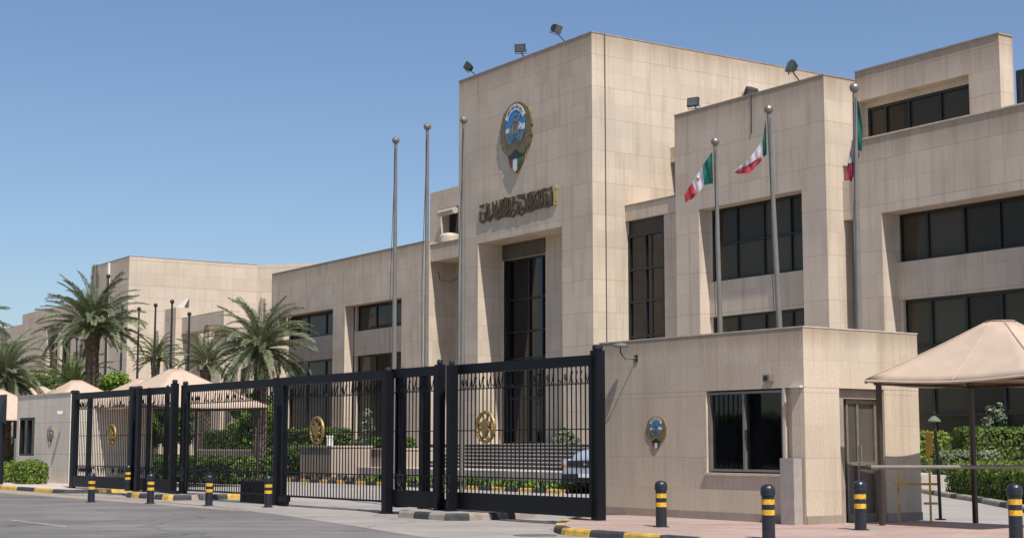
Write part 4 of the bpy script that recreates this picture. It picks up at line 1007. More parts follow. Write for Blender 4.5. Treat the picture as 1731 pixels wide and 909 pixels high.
fl = flag('green white and red flag with a small centre emblem, blowing left', 'flag', [
    ('hoist_stripe', z1f([(252, 500), (218, 548), (185, 600)]), z1f([(258, 712), (230, 716), (200, 724)]), 0),
    ('centre_stripe', z1f([(185, 600), (152, 650), (118, 705)]), z1f([(200, 724), (180, 750), (152, 785)]), 1),
    ('fly_stripe', z1f([(118, 705), (92, 745), (66, 790)]), z1f([(152, 785), (118, 815), (74, 838)]), 2)], 44.75, ['fgreen', 'fwhite', 'fred'])
c_ = atY(1140+157/3.95, 130+682/3.95, 44.5) - fl.location
mb = MB(); mb.lathe([(.0, -.02), (.04, 0), (.03, .05), (.055, .08), (.03, .13), (.0, .14)], c_ - Vector((0, 0, .06)), 10); mb.build('emblem', M['bronze'], fl)
flag('folded flag of green, white and red streaming left from the middle pole', 'flag', [
    ('hoist_stripe', z1f([(610, 290), (600, 350), (588, 425)]), z1f([(617, 515), (606, 528), (592, 535)]), 0),
    ('centre_stripe', z1f([(588, 425), (500, 545), (398, 632)]), z1f([(592, 538), (560, 545), (430, 622)]), 1),
    ('fly_stripe', z1f([(578, 532), (500, 585), (400, 633)]), z1f([(583, 560), (500, 645), (408, 647)]), 2)], 40.5, ['fgreen', 'fwhite', 'fred'])
z3f = lambda L_: [(1380 + x/4.78, 140 + y/4.78) for x, y in L_]
flag('limp flag hanging against the right pole, dark green above dark red', 'flag', [
    ('hoist_stripe', z3f([(330, 120), (330, 130), (334, 140)]), z3f([(330, 545), (350, 550), (366, 556)]), 0),
    ('hoist_edge', z3f([(334, 140), (356, 220), (374, 350)]), z3f([(366, 556), (368, 555), (369, 550)]), 0),
    ('centre_stripe', z3f([(300, 420), (318, 280), (330, 200)]), z3f([(250, 655), (300, 640), (332, 545)]), 1),
    ('fly_stripe', z3f([(298, 455), (310, 470), (335, 540)]), z3f([(230, 765), (285, 800), (352, 575)]), 3)], 38.1, ['fgreen', 'fwhite', 'fred', 'fdred'], amp=.06)

# slim dark poles behind the tents at left
dk = [(88, 556, 120, 'slim dark pole before the far left windows'), (108.5, 553, 120, 'slim dark pole between the far left windows'), (183, 470, 104, 'tall slim pole just right of the tall left palm trunk'), (207, 520, 116, 'slim dark pole in the shadow side of the far hall'), (235, 525, 112, 'slim dark pole right of the far hall corner'),
      (263, 519, 108, 'slim dark pole before the small middle palm'), (291, 513, 104, 'slim dark pole crossing the portico pillar'), (320, 534, 102, 'slim dark pole at the left side of the portico opening'), (130, 575, 124, 'slim dark pole left of the tall left palm')]
for px, py, Y, lb in dk:
    tp = atY(px, py, Y); flagpole('flagpole', lb, (tp.x, tp.y, 0), tp, .085, 'darkpole', 'slim dark poles behind the tents')

# ------------------------------------------------------------------ 9. foliage
def scatter_leaves(name, centers, normals, size, mat, parent, aspect=1.7, jit=.9):
    n = len(centers); c = np.asarray(centers, float); nr = np.asarray(normals, float) + rng.normal(0, jit*.5, (n, 3))
    nr /= np.linalg.norm(nr, axis=1, keepdims=True)+1e-9
    a = np.cross(nr, rng.normal(0, 1, (n, 3))); a /= np.linalg.norm(a, axis=1, keepdims=True)+1e-9; b = np.cross(nr, a)
    s_ = size*rng.uniform(.6, 1.4, (n, 1)); A = a*s_*aspect*.5; B = b*s_*.5
    v = np.stack([c-A, c-B*.9+A*.1, c+A, c+B*.9+A*.1], 1).reshape(-1, 3)
    me = bpy.data.meshes.new(name); me.vertices.add(4*n); me.vertices.foreach_set('co', v.ravel())
    me.loops.add(4*n); me.loops.foreach_set('vertex_index', np.arange(4*n)); me.polygons.add(n)
    me.polygons.foreach_set('loop_start', np.arange(0, 4*n, 4)); me.polygons.foreach_set('loop_total', np.full(n, 4)); me.update()
    me.materials.append(M[mat]); at = me.attributes.new('leaf', 'FLOAT', 'FACE'); at.data.foreach_set('value', rng.uniform(0, 1, n))
    o = bpy.data.objects.new(name, me); COL.objects.link(o); o.parent = parent; return o
def hedge(label, loc, ang, lx, ly, z0, z1, mat='hedge', size=.10, dens=120, group='clipped hedges', rnd=.35, cat='hedge', name='hedge'):
    """clipped hedge: leaf shell over a twiggy core"""
    o = thing(name, label, cat, (loc[0], loc[1], z0), ang, group); h_ = z1-z0
    size *= .8; dens *= 1.6; area = lx*h_*2 + ly*h_*2 + lx*ly; n = int(area*dens)
    p = rng.uniform(-1, 1, (n*2, 3)); ax = rng.choice(3, n*2, p=np.array([ly*h_*2, lx*h_*2, lx*ly])/area)
    sg = rng.choice([-1, 1], n*2); sg[ax == 2] = 1; p[np.arange(n*2), ax] = sg
    p = p[:n]; e = 5.0
    q_ = p*np.array([lx/2, ly/2, h_/2]); k = min(rnd, lx/2, ly/2, h_/2)
    lim = np.array([lx/2-k, ly/2-k, h_/2-k]); core = np.clip(q_, -lim, lim); 
    core[:, 2] = np.where(q_[:, 2] < 0, q_[:, 2], core[:, 2]); d = q_-core; ln = np.linalg.norm(d, axis=1, keepdims=True)+1e-6
    bump = 1 + .10*np.sin(q_[:, :1]*4.1+q_[:, 2:]*3)*np.cos(q_[:, 1:2]*3.7) 
    q2 = core + d/ln*k*bump + rng.normal(0, .03, (n, 3)) - d/ln*np.abs(rng.normal(0, .09, (n, 1)))
    nr = d/ln; q2[:, 2] += h_/2
    scatter_leaves('foliage', q2, nr, size, mat, o)
    mb = MB(); i_ = .16; mb.box(-lx/2+i_+k*.2, lx/2-i_-k*.2, -ly/2+i_+k*.2, ly/2-i_-k*.2, 0, h_-i_-k*.15); mb.build('twigs', M['core'], o, bevel=min(.25, k*.7))
    return o
def blob_tree(label, base, hgt, rx, rz, mat, size=.12, n=3500, name='tree', cat='tree', trunk=.1, cz=None, cone=False, group=None, clumps=26, sparse=False):
    o = thing(name, label, cat, base, 0, group); cz = cz if cz is not None else hgt-rz
    mb = MB(); mb.tube([(0, 0, 0), (.04, 0, cz*.5), (0, .03, cz), (0, 0, cz+rz*.5)], [trunk*1.2, trunk, trunk*.8, trunk*.3], 8)
    for k in range(7):
        a = random.random()*6.28; mb.tube([(0, 0, cz-rz*.5), (math.cos(a)*rx*.4, math.sin(a)*rx*.4, cz), (math.cos(a)*rx*.75, math.sin(a)*rx*.75, cz+rz*random.uniform(-.2, .5))], [trunk*.5, trunk*.3, trunk*.1], 5)
    mb.build('trunk', M['bark'], o)
    C_ = []; 
    for k in range(clumps):
        d = rng.normal(0, 1, 3); d /= np.linalg.norm(d); r_ = rng.uniform(.45, .88)
        p = d*r_; 
        if cone: p[2] = rng.uniform(-.95, .95); sc_ = (1-p[2])*.5+.15; p[0] *= sc_; p[1] *= sc_
        C_.append((p*np.array([rx, rx, rz]) + [0, 0, cz], rng.uniform(.22, .38)*min(rx, rz)*(.6 if cone else 1)))
    cs, ns = [], []
    per = n//clumps
    for c, r_ in C_:
        d = rng.normal(0, 1, (per, 3)); d /= np.linalg.norm(d, axis=1, keepdims=True)
        cs.append(c + d*r_*rng.uniform(.55, 1.1, (per, 1))); ns.append(d)
    scatter_leaves('crown', np.concatenate(cs), np.concatenate(ns), size, mat, o)
    return o
def palm(label, base, zc, R_, trunk_r, mat='palm', nf=84, seed=0, nl=58, name='palm_tree', up=85, lo=-6, droop=.62, lw=1.0):
    rd = np.random.default_rng(seed); o = thing(name, label, 'palm tree', base, 0, 'date palms')
    zc = zc - base[2]
    # trunk with old leaf bases
    mb = MB(); n = max(6, int(zc/.16)); seg = 14; rings = []
    for i in range(n+1):
        z = zc*i/n; tt = i/n; rr = trunk_r*(1.05-.15*tt + .35*max(0, tt-.82)/.18*.9)
        ring = []
        for k in range(seg):
            a = 2*math.pi*(k+.5*(i % 2))/seg; bmp = (.12 if (k+i//1) % 2 else -.04) + rd.uniform(-.05, .05)
            ring.append(Vector((math.cos(a)*rr*(1+bmp) + .06*math.sin(z*.5), math.sin(a)*rr*(1+bmp), z + (.06 if (k+i) % 2 else 0))))
        rings.append(ring)
    for a, b in zip(rings, rings[1:]):
        for k in range(seg): mb.quad([a[k], a[(k+1) % seg], b[(k+1) % seg], b[k]])
    mb.build('trunk', M['trunk'], o)
    mb = MB()
    for k in range(26):      # cut stubs under the crown
        a = rd.uniform(0, 6.28); z = zc - rd.uniform(.0, .22)*max(2.5, R_); r0_ = trunk_r*1.0
        mb.tube([(math.cos(a)*r0_, math.sin(a)*r0_, z), (math.cos(a)*(r0_+.16), math.sin(a)*(r0_+.16), z+.22)], [.07, .03], 5)
    mb.build('leaf_stubs', M['trunk'], o)
    V, Fc, lf = [], [], []; st = MB()
    for i in range(nf):
        fr = i/(nf-1); el0 = R(up - (up-lo)*fr**.85 + rd.uniform(-7, 7)); az = i*2.39996 + rd.uniform(-.25, .25)
        L_ = R_*(1.02 + rd.uniform(-.1, .12))*(1.0 - .10*fr) ; m = nl
        ca, sa = math.cos(az), math.sin(az); p = Vector((ca*trunk_r*.5, sa*trunk_r*.5, zc + (1-fr)*trunk_r*1.6 - .1)); el = el0; pts = []; step = L_/m
        bend = droop*(.0095 + .018*rd.random())*(44/m)*(1.2 if el0 > .6 else 1.0)
        tw = rd.uniform(-.35, .35)
        for j in range(m+1):
            pts.append((p.copy(), el)); p = p + Vector((ca*math.cos(el), sa*math.cos(el), math.sin(el)))*step; el -= bend*(1+1.6*j/m)
        shade = rd.uniform(0, 1)*.6 + (1-fr)*.25
        st.tube([q_[0] for q_ in pts[::6]], [max(.006, .028*(1-k/(len(pts[::6])))) for k in range(len(pts[::6]))], 4, cap=False)
        for j in range(3, m+1):
            u = j/m; c, e = pts[j]; T_ = Vector((ca*math.cos(e), sa*math.cos(e), math.sin(e))); Sd = Vector((-sa, ca, 0)); Up = Sd.cross(T_)*-1
            if Up.z < 0: Up = -Up
            Sd2 = Sd*math.cos(tw) + Up*math.sin(tw); Up2 = Up*math.cos(tw) - Sd*math.sin(tw)
            ll = R_*.17*min(1, (u*3.2+.15))*(1-.5*u**4)*rd.uniform(.8, 1.15)
            for sg in (-1, 1):
                d = (Sd2*sg*.75 + T_*(.55+.5*u) + Up2*(.42+rd.uniform(-.2, .2))).normalized(); tip = c + d*ll - Vector((0, 0, ll*.18))
                wv = T_.cross(d).normalized().cross(d).normalized()*(.0062*R_*lw)
                b_ = len(V); V += [c-wv, c+d*ll*.5+wv*1.3, tip, c+d*ll*.5-wv*1.3]; Fc.append((b_, b_+3, b_+2, b_+1)); lf.append(min(1, max(0, shade+rd.uniform(-.2, .3))))
    me = bpy.data.meshes.new('fronds'); me.from_pydata(V, [], Fc); me.materials.append(M[mat])
    at = me.attributes.new('leaf', 'FLOAT', 'FACE'); at.data.foreach_set('value', lf)
    f_ = bpy.data.objects.new('fronds', me); COL.objects.link(f_); f_.parent = o
    st.build('leaf_stalks', M['palmstalk'], o)
    return o
M['palmstalk'] = simple('palm_stalk', (.20, .19, .08), .6)
def gp(px, Y, z=0): p = atY(px, 752, Y); return (p.x, Y, z)
def zat(py, Y, px=600): return atY(px, py, Y).z
palm('tall date palm at left rising beside the far hall', gp(151, 85), zat(560, 85, 151), 2.95, .36, seed=3)
palm('full date palm behind the centre gate before the left wing', gp(437, 75), zat(592, 75, 437), 2.55, .34, seed=5, lo=-28)
palm('date palm at the left edge of the picture above the tents', gp(4, 78), zat(640, 78), 2.35, .33, seed=8, lo=-35)
palm('small stubby palm before the far hall', gp(260, 118), zat(606, 118, 260), 2.0, .3, 'palmlow', 40, 9, 30, lo=-15, lw=1.9)
palm('small palm before the portico, left of the full date palm', gp(345, 104), zat(616, 104, 345), 2.4, .33, 'palm', 46, 12, 32, lw=1.6)
palm('low shaggy palm behind the left tents', gp(122, 98), zat(655, 98, 122), 2.6, .25, 'palmlow', 44, 15, 34, up=80, lo=0, lw=1.6)
palm('palm mostly outside the left edge, one frond tip showing', gp(-88, 88), zat(560, 88), 3.1, .3, seed=21)
palm('pale dusty small palm beside the left edge palm', gp(45, 105), zat(668, 105), 1.9, .2, 'palm', 30, 17, 28, up=80, lo=-10, lw=1.6)
blob_tree('bright green round tree right of the tall left palm trunk', gp(193, 92), zat(626, 92), 1.5, 1.15, 'bright', .13, 5200, trunk=.1)
blob_tree('dark green tree behind the left tents', gp(95, 104), zat(618, 104), 2.3, 1.7, 'tree', .15, 5200, trunk=.12)
blob_tree('round clipped green tree behind the full date palm', gp(428, 84), zat(655, 84), 1.75, 1.5, 'bright', .12, 8000, trunk=.12, clumps=40)
blob_tree('dark leafy tree seen through the short left panel', gp(243, 86), zat(672, 86), 1.9, 1.7, 'tree', .13, 7000, trunk=.12, clumps=34)
blob_tree('second dark leafy tree left of the big tent post', gp(283, 84), zat(668, 84), 1.6, 1.5, 'tree', .13, 5600, trunk=.12, clumps=30)
blob_tree('small airy conical shrub above the beige planter', gp(620, 80, 1.3), zat(686, 80)-1.3, .75, 1.0, 'olive', .10, 800, trunk=.03, cone=True, name='shrub', cat='shrub', clumps=22)
blob_tree('rounded potted shrub by the entrance steps', gp(957, 66, .6), zat(722, 66)-.6, .62, .42, 'olive', .09, 1400, trunk=.035, name='shrub', cat='shrub', clumps=16)
blob_tree('grey green columnar tree standing in the hedges under the right tent', gp(1695, 64), zat(632, 64), .85, 2.05, 'olive', .10, 5200, trunk=.06, clumps=44)

# hedges inside the gate
A2 = C2.ang; A1 = C1.ang
def hedge_px(label, pxa, pxb, t, fr, dep, z0, z1, **k):
    k.setdefault('mat', 'hedge_dark')
    a = fr.ft(pxa, 780, t)[0]; b = fr.ft(pxb, 780, t)[0]; c = fr.world((a+b)/2, t+dep/2)
    return hedge(label, c, fr.ang, b-a, dep, z0, z1, **k)
hedge_px('long clipped hedge seen through the left gate and left half of the centre gate', 128, 388, 30, C2, 2.6, .1, 1.18, size=.12, dens=110)
hedge_px('upper clipped hedge running behind the full date palm', 338, 556, 38, C1, 1.6, 1.45, 2.62, size=.13, dens=95)
hedge_px('bushy hedge below the full date palm', 424, 506, 34.8, C1, 2.2, .3, 1.72, size=.12, dens=120, rnd=.7)
hedge_px('clipped hedge on the planter before the left wing', 598, 662, 38.4, C1, 1.6, 1.55, 2.1, size=.12, dens=120)
# planter walls
def pbox(name, label, pxa, pxb, t, dep, z0, z1, mat='planter', cat='planter', grp='beige stone planters'):
    a = C1.ft(pxa, 780, t)[0]; b = C1.ft(pxb, 780, t)[0]; o = thing(name, label, cat, C1.world((a+b)/2, t, z0), C1.ang, grp); L_ = b-a
    mb = MB(); mb.box(-L_/2, L_/2, 0, dep, 0, z1-z0-.08); mb.build('wall', M[mat], o)
    mb = MB(); mb.box(-L_/2-.05, L_/2+.05, -.05, dep+.05, z1-z0-.078, z1-z0); mb.build('rim', M['coping'], o); return o
pbox('planter', 'beige stone planter behind the centre gold roundel', 506, 560, 34.6, 2.2, .15, 1.68)
pbox('planter', 'beige planter topped by a clipped hedge right of the centre', 610, 662, 37.2, 3.2, .62, 1.55)
pbox('planter', 'long beige planter wall under the upper hedge', 330, 504, 37.6, 3.0, .1, 1.45)
hedge_px('tiny clipped hedge left of the centre planter wall', 366, 412, 33.5, C1, 1.4, .1, .75, size=.12, dens=90, mat='hedge')
p = C1.world(C1.ft(558, 750, 35.2)[0], 35.2, 1.68)
mb = MB(); mb.box(-.14, .14, -.14, .14, 0, .5); mb.box(-.17, .17, -.17, .17, .42, .5); o = mb.build('litter_bin', M['white'], bevel=.02); o.location = p; tag(o, 'small white bin on the centre planter', 'bin')
p = gp(957, 66, .6); mb = MB(); mb.lathe([(.15, -.46), (.2, -.3), (.24, .0), (.26, .05), (.20, .05), (.19, .0)], n=18); o = mb.build('plant_pot', M['terracotta']); o.location = (p[0], p[1], .60+.46-.0); 
tag(o, 'terracotta pot holding the shrub by the steps', 'plant pot'); o.location.z = 1.08
# grass in the bed before the steps
n = 9000; a = C1.ft(655, 812, 33)[0]; b = sB-.3
ss = rng.uniform(a, b, n); tt_ = rng.uniform(31.9, 33.6, n); zz = rng.uniform(.16, .30, n)
pc = np.stack([C1.ex.x*ss + C1.ey.x*tt_, C1.ex.y*ss + C1.ey.y*tt_, zz], 1)
o = scatter_leaves('flowerbed_grass', pc, np.tile([0.3, -1, .3], (n, 1)), .12, 'grass', None); tag(o, None, None, None, 'stuff')
a = C1.ft(470, 805, 33)[0]; n = 2500; ss = rng.uniform(a-8, C1.ft(650, 812, 33)[0], n); tt_ = rng.uniform(32, 35.5, n)
# right-hand hedges
hedge('low bright hedge along the curved kerb at far right', (16.9, 46.5), R(-3.5), 4.2, 17, 0, 1.12, size=.10, dens=150)
hedge('tall clipped hedge block under the right tent', (22.3, 62.5), R(-8), 8.5, 2.6, 0, 2.42, 'hedge_dark', size=.11, dens=120)
hedge('dark hedge behind the gap in the right hedges', (20.0, 70), R(-4), 7.5, 1.8, 0, 2.3, 'tree', size=.13, dens=110)
hedge('greyish low hedge behind the yellow barrier stand', (16.9, 57.5), R(-4), 2.4, 1.6, 0, 1.5, 'hedge_grey', size=.10, dens=120)
hedge('small leafy hedge between the gatehouse and the lamp post', (16.7, 62), R(0), 1.6, 1.4, 0, 2.25, 'hedge', size=.12, dens=110)
# left bushes
def bush(label, px, t, w_, h_, mat='hedge'): 
    c = C2.world(C2.ft(px, 790, t)[0], t); hedge(label, c, A2, w_, 1.1, .13, .13+h_, mat, size=.075, dens=260, group='bushes before the left gatehouse', rnd=.42, cat='bush', name='bush')
bush('rounded clipped bush right before the left gatehouse', 52, 21.7, 1.85, .95)
bush('clipped bush at the left, beside the leftmost bollard', 19, 21.9, 1.3, .85)
bush('low bush behind the leftmost bollard', -8, 22.2, 1.5, .85)
hedge('hedge behind the left gatehouse corner', C2.world(C2.ft(15, 770, 27)[0], 27), A2, 4.5, 1.2, .1, 1.75, size=.10, dens=130)
# weeds at foot of left wall
# ------------------------------------------------------------------ 10. tents
def tent(label, c, ang, hx, hy, ze, za, posts, sag=.14, apex=.28):
    o = thing('shade_tent', label, 'shade tent', (c[0], c[1], 0), ang, 'beige shade tents')
    mb = MB(); n = 10; rows = []
    ring0 = []
    for k in range(4*n):
        sd, u = divmod(k, n); u = u/n; cs = [(-hx, -hy), (hx, -hy), (hx, hy), (-hx, hy)]; a, b = cs[sd], cs[(sd+1) % 4]
        inn = 1 - .05*math.sin(math.pi*u); ring0.append((Vector(((a[0]*(1-u)+b[0]*u)*inn, (a[1]*(1-u)+b[1]*u)*inn, ze - sag*math.sin(math.pi*u)*.6)), u))
    m = 9
    for j in range(m+1):
        v = j/m; row = []
        for p_, u in ring0:
            rr = (1-v) ; ap_ = Vector((p_.x, p_.y, 0)).normalized()*apex
            x = p_.x*rr + ap_.x*v; y = p_.y*rr + ap_.y*v
            z = p_.z*(1-v) + za*v - .03*(za-ze)*math.sin(math.pi*v)
            row.append(Vector((x, y, z)))
        rows.append(row)
    N_ = 4*n
    for j in range(m):
        for k in range(N_): mb.quad([rows[j][k], rows[j][(k+1) % N_], rows[j+1][(k+1) % N_], rows[j+1][k]], 0, True)
    mb.quad([(p_.x, p_.y, p_.z+.02) for p_ in rows[m]], 0)
    cv = mb.build('canopy', M['tent'], o, merge=True); md = cv.modifiers.new('cloth_thickness', 'SOLIDIFY'); md.thickness = .012
    mb = MB(); mb.tube([rows[0][k] - Vector((0, 0, .03)) for k in range(N_)] + [rows[0][0] - Vector((0, 0, .03))], .03, 6, cap=False); mb.build('hem', M['tent'], o)
    for q_ in range(8):
        k = q_*n//2; mb = MB(); mb.tube([rows[j][k] + Vector((0, 0, .006)) for j in range(m+1)], .007 if q_ % 2 else .014, 4); mb.build('seam', M['tent'], o)
    mb = MB()
    for a, b in (((-hx, -hy), (hx, -hy)), ((hx, -hy), (hx, hy)), ((hx, hy), (-hx, hy)), ((-hx, hy), (-hx, -hy))): mb.tube([(a[0]*.93, a[1]*.93, ze-.09), (b[0]*.93, b[1]*.93, ze-.09)], .03, 6)
    for k in (0, n, 2*n, 3*n): mb.tube([(rows[j][k].x, rows[j][k].y, rows[j][k].z-.07) for j in range(0, m+1)], .025, 6)
    mb.build('roof_frame', M['brownpost'], o)
    for x, y in posts:
        mb = MB(); mb.box(x*hx*.9-.042, x*hx*.9+.042, y*hy*.9-.042, y*hy*.9+.042, .01, ze-.05); mb.box(x*hx*.9-.17, x*hx*.9+.17, y*hy*.9-.14, y*hy*.9+.14, .01, .035); mb.build('post', M['brownpost'], o)
    return o
tent('near beige shade tent over the barrier at right', (9.55, 30.0), A2, 2.05, 1.62, 3.0, 4.08, ((-1, -1), (-1, 1), (1, 1)))
bpy.context.view_layer.update()
tent('biggest far beige tent behind the centre gate', gp(294, 64)[:2], A2, 3.3, 2.6, zat(687, 64), zat(624, 64), ((-1, -1), (-1, 1), (1, -1), (1, 1)))
tent('beige tent half hidden behind the biggest far tent', gp(238, 78)[:2], A2, 3.0, 2.4, zat(684, 78), zat(640, 78), ((-1, -1), (1, -1)))
tent('beige tent above the right part of the left gatehouse', gp(126, 80)[:2], A2, 3.0, 2.4, zat(690, 80), zat(643, 80), ((-1, -1), (1, -1)))
tent('beige tent above the left part of the left gatehouse', gp(62, 84)[:2], A2, 3.0, 2.4, zat(695, 84), zat(653, 84), ((-1, -1), (1, -1)))
tent('beige tent at the left edge of the picture', gp(-8, 76)[:2], A2, 2.9, 2.4, zat(707, 76), zat(658, 76), ((-1, -1), (1, -1)))

# ------------------------------------------------------------------ 11. bollards
def make_bollard(label, loc):
    o = thing('bollard', label, 'bollard', loc, 0, 'black bollards with yellow bands')
    mb = MB(); mb.lathe([(.125, 0), (.125, .008), (.108, .012), (.106, .73)], n=24); mb.build('shaft', M['bollard'], o)
    mb = MB(); mb.lathe([(.106, .70), (.122, .705), (.122, .79), (.117, .825), (.098, .855), (.065, .877), (.03, .886), (.001, .888)], n=24); mb.build('cap', M['bollard'], o)
    for z in (.385, .555):
        mb = MB(); mb.lathe([(.1065, z), (.1085, z+.002), (.1085, z+.083), (.1065, z+.085)], n=24); mb.build('band', M['yellow'], o)
    mb = MB(); mb.lathe([(.16, 0), (.155, .012), (.125, .014)], n=20); mb.build('base_plate', M['cap'], o)
    return o
bl = [(1118, 31.0 and 890, .134, 1.0, 'banded bollard before the gatehouse crest'), (1299.5, 910, .134, 1.03, 'banded bollard below the gatehouse window'), (1455, 895, .134, 1.03, 'banded bollard before the gatehouse door'), (1718, 913, .134, 1.06, 'banded bollard at the right edge of the picture'),
      (154, 848, .008, .98, 'banded bollard on the road before the left gate leaf'), (216, 829, .166, .98, 'banded bollard standing on the left traffic island'), (254, 850, .008, .98, 'banded bollard just before the left traffic island'), (353, 854, .008, .98, 'banded bollard before the left half of the centre gate'), (453, 857, .008, .98, 'banded bollard beside the centre roller post'), (6, 814, .134, .98, 'banded bollard on the left pavement by the bushes')]
B0 = None
for px, py, z, sc_, lb in bl:
    p = G(px, py, z)
    if B0 is None: B0 = make_bollard(lb, p); o = B0
    else: o = copy_tree(B0); o['label'] = lb; o.location = p
    o.scale = (sc_, sc_, sc_); o.rotation_euler.z = random.random()*6

# ------------------------------------------------------------------ 12. barrier, yellow stand, lamp post
pa = atY(1470, 789, 29.5); 
BA = thing('boom_barrier', 'long round grey barrier arm across the drive at right', 'barrier', (pa.x, pa.y, pa.z), 0)
pb_ = Vector((13.5, 28.6, pa.z+.02)) - pa
mb = MB(); mb.tube([(0, 0, 0), pb_*.5, pb_], .038, 12); mb.build('tube', M['steel'], BA); mb = MB(); mb.tube([(-.06, 0, 0), (.02, 0, 0)], .046, 12); mb.build('end_cap', M['cap'], BA)
mb = MB(); mb.box(pb_.x-.15, pb_.x+.2, pb_.y-.15, pb_.y+.15, -pa.z+.12, .12); mb.build('drive_cabinet', M['yellow'], BA)
b_ = G(1574, 885, .134); k = b_.y/F
YS = thing('barrier_stand', 'yellow painted pipe stand with a mounted signal head beneath the tent', 'stand', b_, 0)
mb = MB(); mb.tube([(0, 0, 0), (0, 0, (880-770)*k), (.0, 0, (880-735)*k)], .022, 8); mb.tube([(-51*k, .1, 0), (-51*k, .1, 68*k)], .02, 8); mb.tube([(-57*k, .1, 66*k), (-30*k, .05, 66*k), (12*k, 0, 66*k)], .024, 8); mb.tube([(-11*k, 0, 34*k), (12*k, 0, 34*k)], .022, 8)
mb.build('pipe_frame', simple('faded_yellow', (.42, .29, .06), .6, var=.3), YS)
mb = MB(); mb.box(-.06, .06, -.05, .05, 113*k, 152*k); mb.build('signal_head', simple('ochre_paint', (.42, .24, .02), .6, var=.3), YS, bevel=.02)
mb = MB(); mb.tube([(-52*k, .08, 68*k), (-53*k, .05, 82*k), (-50*k, .05, 72*k), (-44*k, .05, 70*k)], .018, 6); mb.build('hook', M['kyellow'], YS)
b_ = G(1590, 878, .134); k = b_.y/F
LP = thing('lamp_post', 'thin dark lamp post with a small glass shade behind the barrier arm', 'lamp post', b_, 0)
mb = MB(); mb.tube([(0, 0, 0), (-.02, 0, 1.2), (-.07, 0, 160*k)], .035, 8); mb.lathe([(.12, 0), (.12, .02), (.04, .03)], n=12); mb.build('post', M['brownpost'], LP)
mb = MB(); mb.lathe([(.13, 163*k), (.13, 165*k), (.09, 169*k), (.04, 172*k), (.01, 173*k)], (-.07, 0, 0), 18); mb.build('shade', simple('green_glass', (.16, .20, .16), .1), LP)
mb = MB(); mb.lathe([(.03, 174*k), (.035, 178*k), (.01, 180*k)], (-.07, 0, 0), 10); mb.build('finial', M['cap'], LP)

# ------------------------------------------------------------------ 13. parked SUV behind the gate
cb = G(957, 834); CARX = cb.x + .70
CAR = thing('parked_car', 'silver blue off-road car partly hidden behind the right gate post', 'car', (CARX+.07, cb.y-.35, .005), R(-38)); CAR.scale = (1.1, 1.1, 1.1)
# stations from the nose back: y, half width, z low, z belt, z top(hood/roof), half width top
ST = [(-.04, .74, .50, .84, 1.06, .50), (.04, .86, .42, .94, 1.22, .60), (.22, .93, .36, 1.00, 1.34, .66), (.6, .96, .36, 1.04, 1.42, .70), (.95, .97, .36, 1.06, 1.46, .72), (1.35, .97, .36, 1.08, 1.50, .74), (1.75, .97, .36, 1.10, 1.52, .76), (2.15, .97, .36, 1.12, 1.78, .70), (2.8, .97, .36, 1.12, 1.86, .70), (3.9, .97, .36, 1.12, 1.85, .70), (4.6, .96, .38, 1.10, 1.78, .70), (4.85, .93, .45, 1.05, 1.55, .72), (4.95, .88, .50, .95, 1.1, .78)]
def section(y, hw, zl, zb, zt_, ht):
    pts = [(-hw*.92, zl), (-hw, zl+.12), (-hw, (zl+zb)/2), (-hw*.99, zb), (-(ht+.06 if zt_-zb > .3 else ht+.04), zb+(zt_-zb)*(.5 if zt_-zb > .3 else .7)), (-ht, zt_-.05), (-ht*.6, zt_), (0, zt_+.015)]
    pts += [(-x, z) for x, z in reversed(pts[:-1])]
    return [Vector((x, y, z)) for x, z in pts]
SEC = [section(*s_) for s_ in ST]
mb = MB()
for a, b in zip(SEC, SEC[1:]):
    for k in range(len(a)-1): mb.quad([a[k], a[k+1], b[k+1], b[k]], 0, True)
    mb.quad([a[-1], a[0], b[0], b[-1]], 0)
mb.quad(SEC[0]); mb.quad(SEC[-1][::-1])
body = mb.build('body', M['carpaint'], CAR, merge=True)
mb = MB(); mb.quad([(-.68, 1.74, 1.53), (.68, 1.74, 1.53), (.60, 2.12, 1.80), (-.60, 2.12, 1.80)]); o = mb.build('windscreen', M['darkglass'], CAR)
o.location.y = -.03; o.location.z = .03
for sg in (-1, 1):
    mb = MB(); mb.quad([(sg*.965, 1.9, 1.16), (sg*.965, 4.3, 1.16), (sg*.74, 4.2, 1.74), (sg*.74, 2.3, 1.74)][::sg]); mb.build('side_window', M['darkglass'], CAR)
    mb = MB(); mb.box(sg*.88-.13, sg*.88+.03 if sg > 0 else sg*.88+.13, -.045, .12, .93, 1.10); mb.build('headlight', simple('headlamp', (.45, .5, .55), .1), CAR, bevel=.02)
    mb = MB(); mb.box(sg*.98, sg*1.2, 1.75, 1.9, 1.15, 1.38); mb.build('mirror', M['carpaint'], CAR, bevel=.03)
    for y in (.95, 3.95):
        mb = MB(); mb.tube([(sg*.72, y, .39), (sg*.98, y, .39)], .39, 28); wh = mb.build('wheel', M['tyre'], CAR)
        mb = MB(); mb.tube([(sg*.97, y, .39), (sg*1.0, y, .39)], .23, 20); mb.build('rim', M['chrome'], wh)
        mb = MB(); mb.tube([(sg*.80, y+math.cos(R(a))*.47, .40+math.sin(R(a))*.47) for a in range(0, 181, 15)], .07, 6); mb.build('wheel_arch', M['cap'], CAR)
mb = MB(); mb.box(-.76, .76, -.09, .02, .86, 1.05); gr = mb.build('grille', M['cap'], CAR, bevel=.03)
mb = MB()
for z in (.90, .955, 1.01): mb.box(-.70, .70, -.105, -.088, z-.010, z+.010)
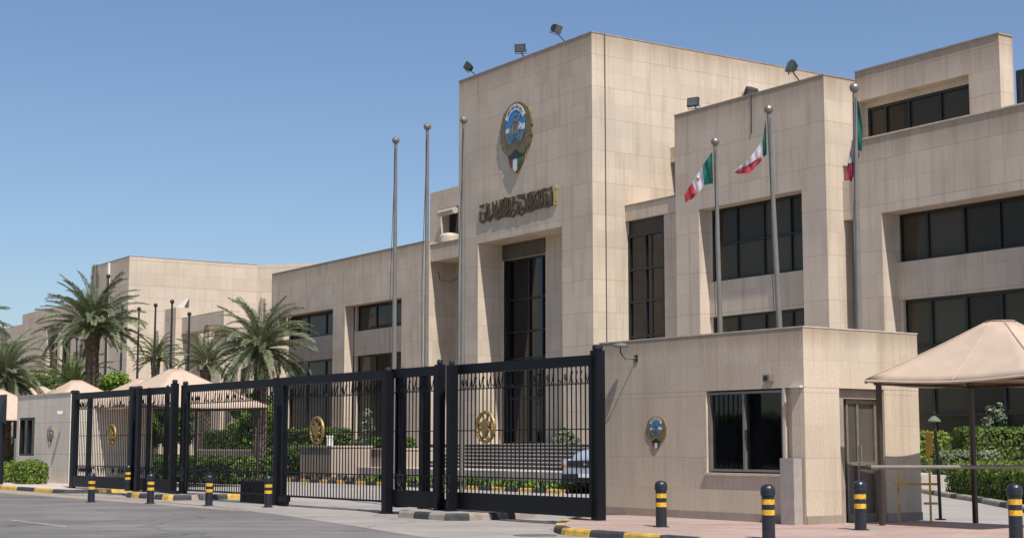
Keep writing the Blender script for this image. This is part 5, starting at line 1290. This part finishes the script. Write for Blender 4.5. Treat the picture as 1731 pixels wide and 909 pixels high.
mb.tube([(-.06, -.11, .955), (.06, -.11, .955)], .07, 16); mb.build('grille_bar', M['chrome'], gr)
mb = MB(); mb.box(-.95, .95, -.16, .10, .36, .62); mb.build('lower_bumper', M['cap'], CAR, bevel=.05)
mb = MB(); mb.box(-.93, .93, -.13, .10, .63, .82); mb.build('upper_bumper', M['carpaint'], CAR, bevel=.04)
mb = MB(); mb.box(-.26, .26, -.18, -.155, .52, .64); mb.build('number_plate', M['white'], CAR)

# ------------------------------------------------------------------ 14. fences at the left, across the road
a = C2.ft(-20, 740, 27.5)[0]; b = C2.ft(32, 740, 27.5)[0]
o = thing('railing', 'dark railing behind the left gatehouse at the picture edge', 'railing', C2.world(a, 28.5, 0), C2.ang)
mb = MB()
for k in range(int((b-a)/.16)): mb.box(k*.16, k*.16+.03, 0, .03, .1, 2.2)
mb.build('bar_infill', M['black'], o)
for z in (.2, 1.3, 2.0):
    mb = MB(); mb.box(0, b-a, -.02, 0, z, z+.05); mb.build('rail', M['black'], o)
# left edge sign post
p = G(1, 818, .134); o = thing('sign_post', 'dark sign post cut by the left edge of the picture', 'sign post', p, A2)
mb = MB(); mb.box(-.11, .11, -.06, .06, 0, 3.0); mb.build('post', M['black'], o)
mb = MB(); mb.box(-.5, .62, -.10, -.07, 2.55, 3.6); mb.build('panel', M['flood'], o)
mb = MB(); mb.quad([(-.2, -.11, 2.6), (.75, -.11, 2.4), (.6, -.11, 3.5), (.2, -.11, 3.2)]); mb.build('torn_sheet', M['cap'], o)
# boundary fence across the road (reflected in the gatehouse window)
o = thing('boundary_fence', 'dark spiked fence reflected in the gatehouse window', 'fence', C2.world(-70, -9, .12), C2.ang)
mb = MB(); mb.box(-60, 110, 0, .3, 0, .6); mb.build('base_wall', M['planter'], o)
mb = MB()
for k in range(900): x = -60 + k*.19; mb.box(x, x+.035, .13, .165, .6, 2.9, skip='td')
mb.build('bar_infill', M['black'], o)
hedge('dense dark hedge behind the fence across the road', C2.world(-45, -12.5), A2, 170, 2.0, 0, 3.2, 'tree', size=.5, dens=9)
